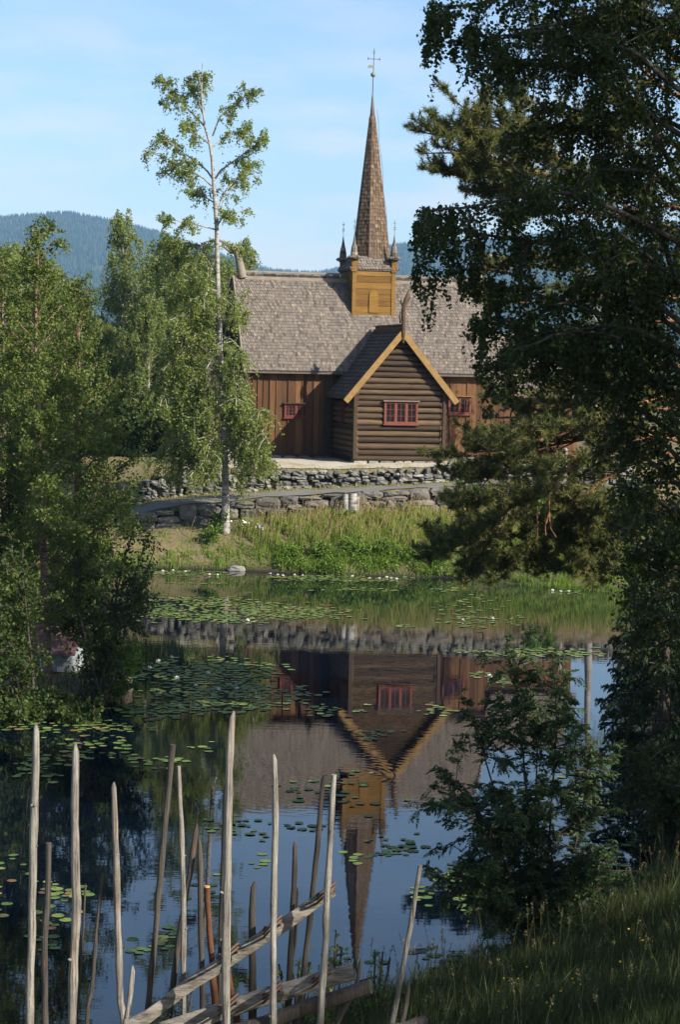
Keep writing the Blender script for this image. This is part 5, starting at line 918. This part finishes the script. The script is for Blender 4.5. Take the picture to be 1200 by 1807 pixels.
# ------------------------------------------------------------------ pole fence
fe = empty('pole_fence', W(400, 2000, 9.2)); F0 = np.array(fe.location); tag(fe, 'old fence of tall grey pointed poles with slanting split rails in the foreground', 'fence')
def stake(pts, wpx, d, mat, tip='point', wob=.0016):
    P = np.asarray(pts, float); Q = W(P[:, 0], P[:, 1], d); low = Q[-1] + (Q[-1] - Q[0]) / np.linalg.norm(Q[-1] - Q[0]) * 1.2; gz = float(hgt_at(low[0], low[1]))
    if low[2] > gz - .1: low = low + (Q[-1] - Q[0]) / (Q[0][2] - Q[-1][2]) * (low[2] - gz + .1)
    Q = resample(np.concatenate([Q, low[None]]), 34); r_ = wpx / 2 * d / FPX * .95; s_ = np.linspace(0, 1, 34); R_ = r_ * (.74 + .32 * s_) * (1 + rng.normal(0, .06, 34)) ; R_ = R_ * (1 + np.convolve(rng.normal(0, .16, 40), np.ones(7) / 7, 'valid')); wv = np.cumsum(rng.normal(0, wob, (34, 3)), 0) * [1, 1, 0]; wv[:, 0] += np.interp(np.arange(34), np.sort(rng.choice(np.arange(1, 33), 5, False)), rng.normal(0, .007, 5)); wv -= wv[0] + (wv[-1] - wv[0]) * s_[:, None]; Q = Q + wv
    a_, b_, c_ = (Q[1] - Q[0]) , r_, 0; mb = MB()
    if tip == 'point':
        L_ = r_ * rng.uniform(3, 6); dirn = unit(Q[0] - Q[2]); side = np.array([rng.uniform(-1, 1), 0, 0]) * r_ * .7; Q = np.concatenate([[Q[0] + dirn * 0 + side, Q[0] - dirn * L_ * .35 + side * .5], Q[2:]]); R_ = np.concatenate([[r_ * .22, r_ * .62], R_[2:]])
    mb.tube(Q - F0, R_, 9, .5)
    for _ in range(int(rng.integers(2, 6))):       # knots and branch stubs
        i = int(rng.integers(3, 24)); az = rng.uniform(math.pi, 2 * math.pi); dv = np.array([math.cos(az), math.sin(az), .35]); mb.tube([Q[i] - F0 + dv * R_[i] * .5, Q[i] - F0 + dv * R_[i] * rng.uniform(1.15, 1.7)], [R_[i] * .5, R_[i] * .22], 6, .5)
    o = mb.build('stake', mat, fe)
    if tip == 'cut': d_ = unit(Q[0] - Q[1]); MB().tube([Q[0] - F0 + d_ * .001, Q[0] - F0 + d_ * .008], [R_[0] * .96, R_[0] * .9], 9).build('cut_face', M['cut_wood'], o)
    return o
p_, pd, pk = M['pole'], M['pole_dark'], M['pole_bark']
for pts, wpx, d, mt, tp_ in (([(64, 1278), (60, 1450), (52, 1807)], 19, 8.9, p_, 'point'), ([(135, 1312), (132, 1560), (130, 1807)], 20, 8.95, p_, 'point'), ([(85, 1487), (82, 1620), (82, 1807)], 15, 9.5, pd, 'flat'), ([(199, 1380), (204, 1560), (210, 1807)], 15, 9.0, p_, 'point'), ([(181, 1540), (168, 1650), (150, 1807)], 9, 9.6, pd, 'point'), ([(236, 1704), (229, 1760), (221, 1807)], 15, 8.9, p_, 'point'),
        ([(305, 1314), (284, 1520), (258, 1790)], 15, 9.3, pd, 'flat'), ([(315, 1352), (322, 1520), (329, 1740)], 12, 9.3, p_, 'flat'), ([(346, 1455), (328, 1600), (303, 1790)], 15, 9.6, pd, 'point'), ([(353, 1478), (355, 1620), (357, 1780)], 13, 9.4, pd, 'point'), ([(365, 1566), (372, 1660), (380, 1780)], 17, 9.45, pk, 'cut'), ([(399, 1385), (392, 1550), (386, 1720)], 13, 9.6, pd, 'point'), ([(407, 1255), (403, 1560), (400, 1807)], 18, 9.0, p_, 'point'), ([(393, 1660), (405, 1730), (420, 1807)], 16, 9.5, pk, 'cut'),
        ([(486, 1331), (481, 1560), (477, 1807)], 15, 9.05, p_, 'point'), ([(445, 1556), (445, 1650), (446, 1760)], 18, 9.5, pd, 'point'), ([(521, 1485), (516, 1600), (509, 1740)], 13, 9.45, pd, 'point'), ([(527, 1566), (522, 1650), (516, 1740)], 9, 9.5, pd, 'point'), ([(571, 1369), (554, 1540), (533, 1735)], 13, 9.55, pd, 'point'), ([(589, 1367), (578, 1580), (565, 1807)], 17, 9.1, p_, 'flat'), ([(742, 1527), (718, 1660), (690, 1807)], 13, 9.6, p_, 'flat'), ([(723, 1732), (717, 1770), (709, 1807)], 14, 9.5, pd, 'point'), ([(638, 1690), (630, 1735), (595, 1807)], 11, 9.7, pd, 'point'), ([(150, 1560), (146, 1640), (139, 1720)], 6, 9.7, pd, 'point')):
    stake(pts, wpx, d, mt, tp_)
def rail(p, q, wpx, d0, d1, mat, rnd_end=False, k=7):
    a_, b_ = W(*p, d0) - F0, W(*q, d1) - F0; m = 14; s_ = np.linspace(0, 1, m); P = a_ + (b_ - a_) * s_[:, None] + np.cumsum(rng.normal(0, .004, (m, 3)), 0); r_ = wpx / 2 * d0 / FPX; mb = MB(); R_ = r_ * (1 + rng.normal(0, .05, m)) * np.linspace(1.05, .92, m)
    V, F = tubes(P[None], R_[None], k); V = V.reshape(m, k, 3); V = V + rng.normal(0, r_ * .10, (1, k, 3)) + rng.normal(0, r_ * .04, (m, k, 3))
    if not rnd_end: c = P[:, None]; V = c + (V - c) * np.array([.55, .55, 1.0])
    mb.add(V, F, 0, .5, rnd_end); mb.add(V[0], [np.arange(k)[::-1]], 0, .5); mb.add(V[-1], [np.arange(k)], 0, .5)
    # the mesh's own x axis lies along the rail so that its grain does too
    o = mb.build('rail', mat, fe); return o
rail((195, 1832), (592, 1568), 31, 9.22, 9.28, M['rail']); rail((235, 1838), (622, 1712), 40, 9.25, 9.3, M['rail']); rail((300, 1862), (648, 1742), 28, 9.32, 9.32, M['pole_dark'], True, 10); rail((560, 1850), (760, 1796), 26, 9.3, 9.55, M['pole_dark'], True, 9)
for (px, py), d, rr_ in (((402, 1688), 9.1, .045), ((480, 1640), 9.15, .04), ((575, 1580), 9.2, .042), ((479, 1757), 9.15, .042), ((567, 1728), 9.2, .042), ((401, 1778), 9.1, .045)):
    c = W(px, py, d) - F0; t = np.linspace(0, 2 * math.pi * 2.6, 46); MB().tube(np.stack([c[0] + rr_ * np.cos(t), c[1] + .05 + (rr_ + .05) * np.sin(t), c[2] + .020 * (t / 6.28 - 1.3) + .045 * np.cos(t + .6)], -1), .006, 6, .5).build('withy_tie', M['twig'], fe)
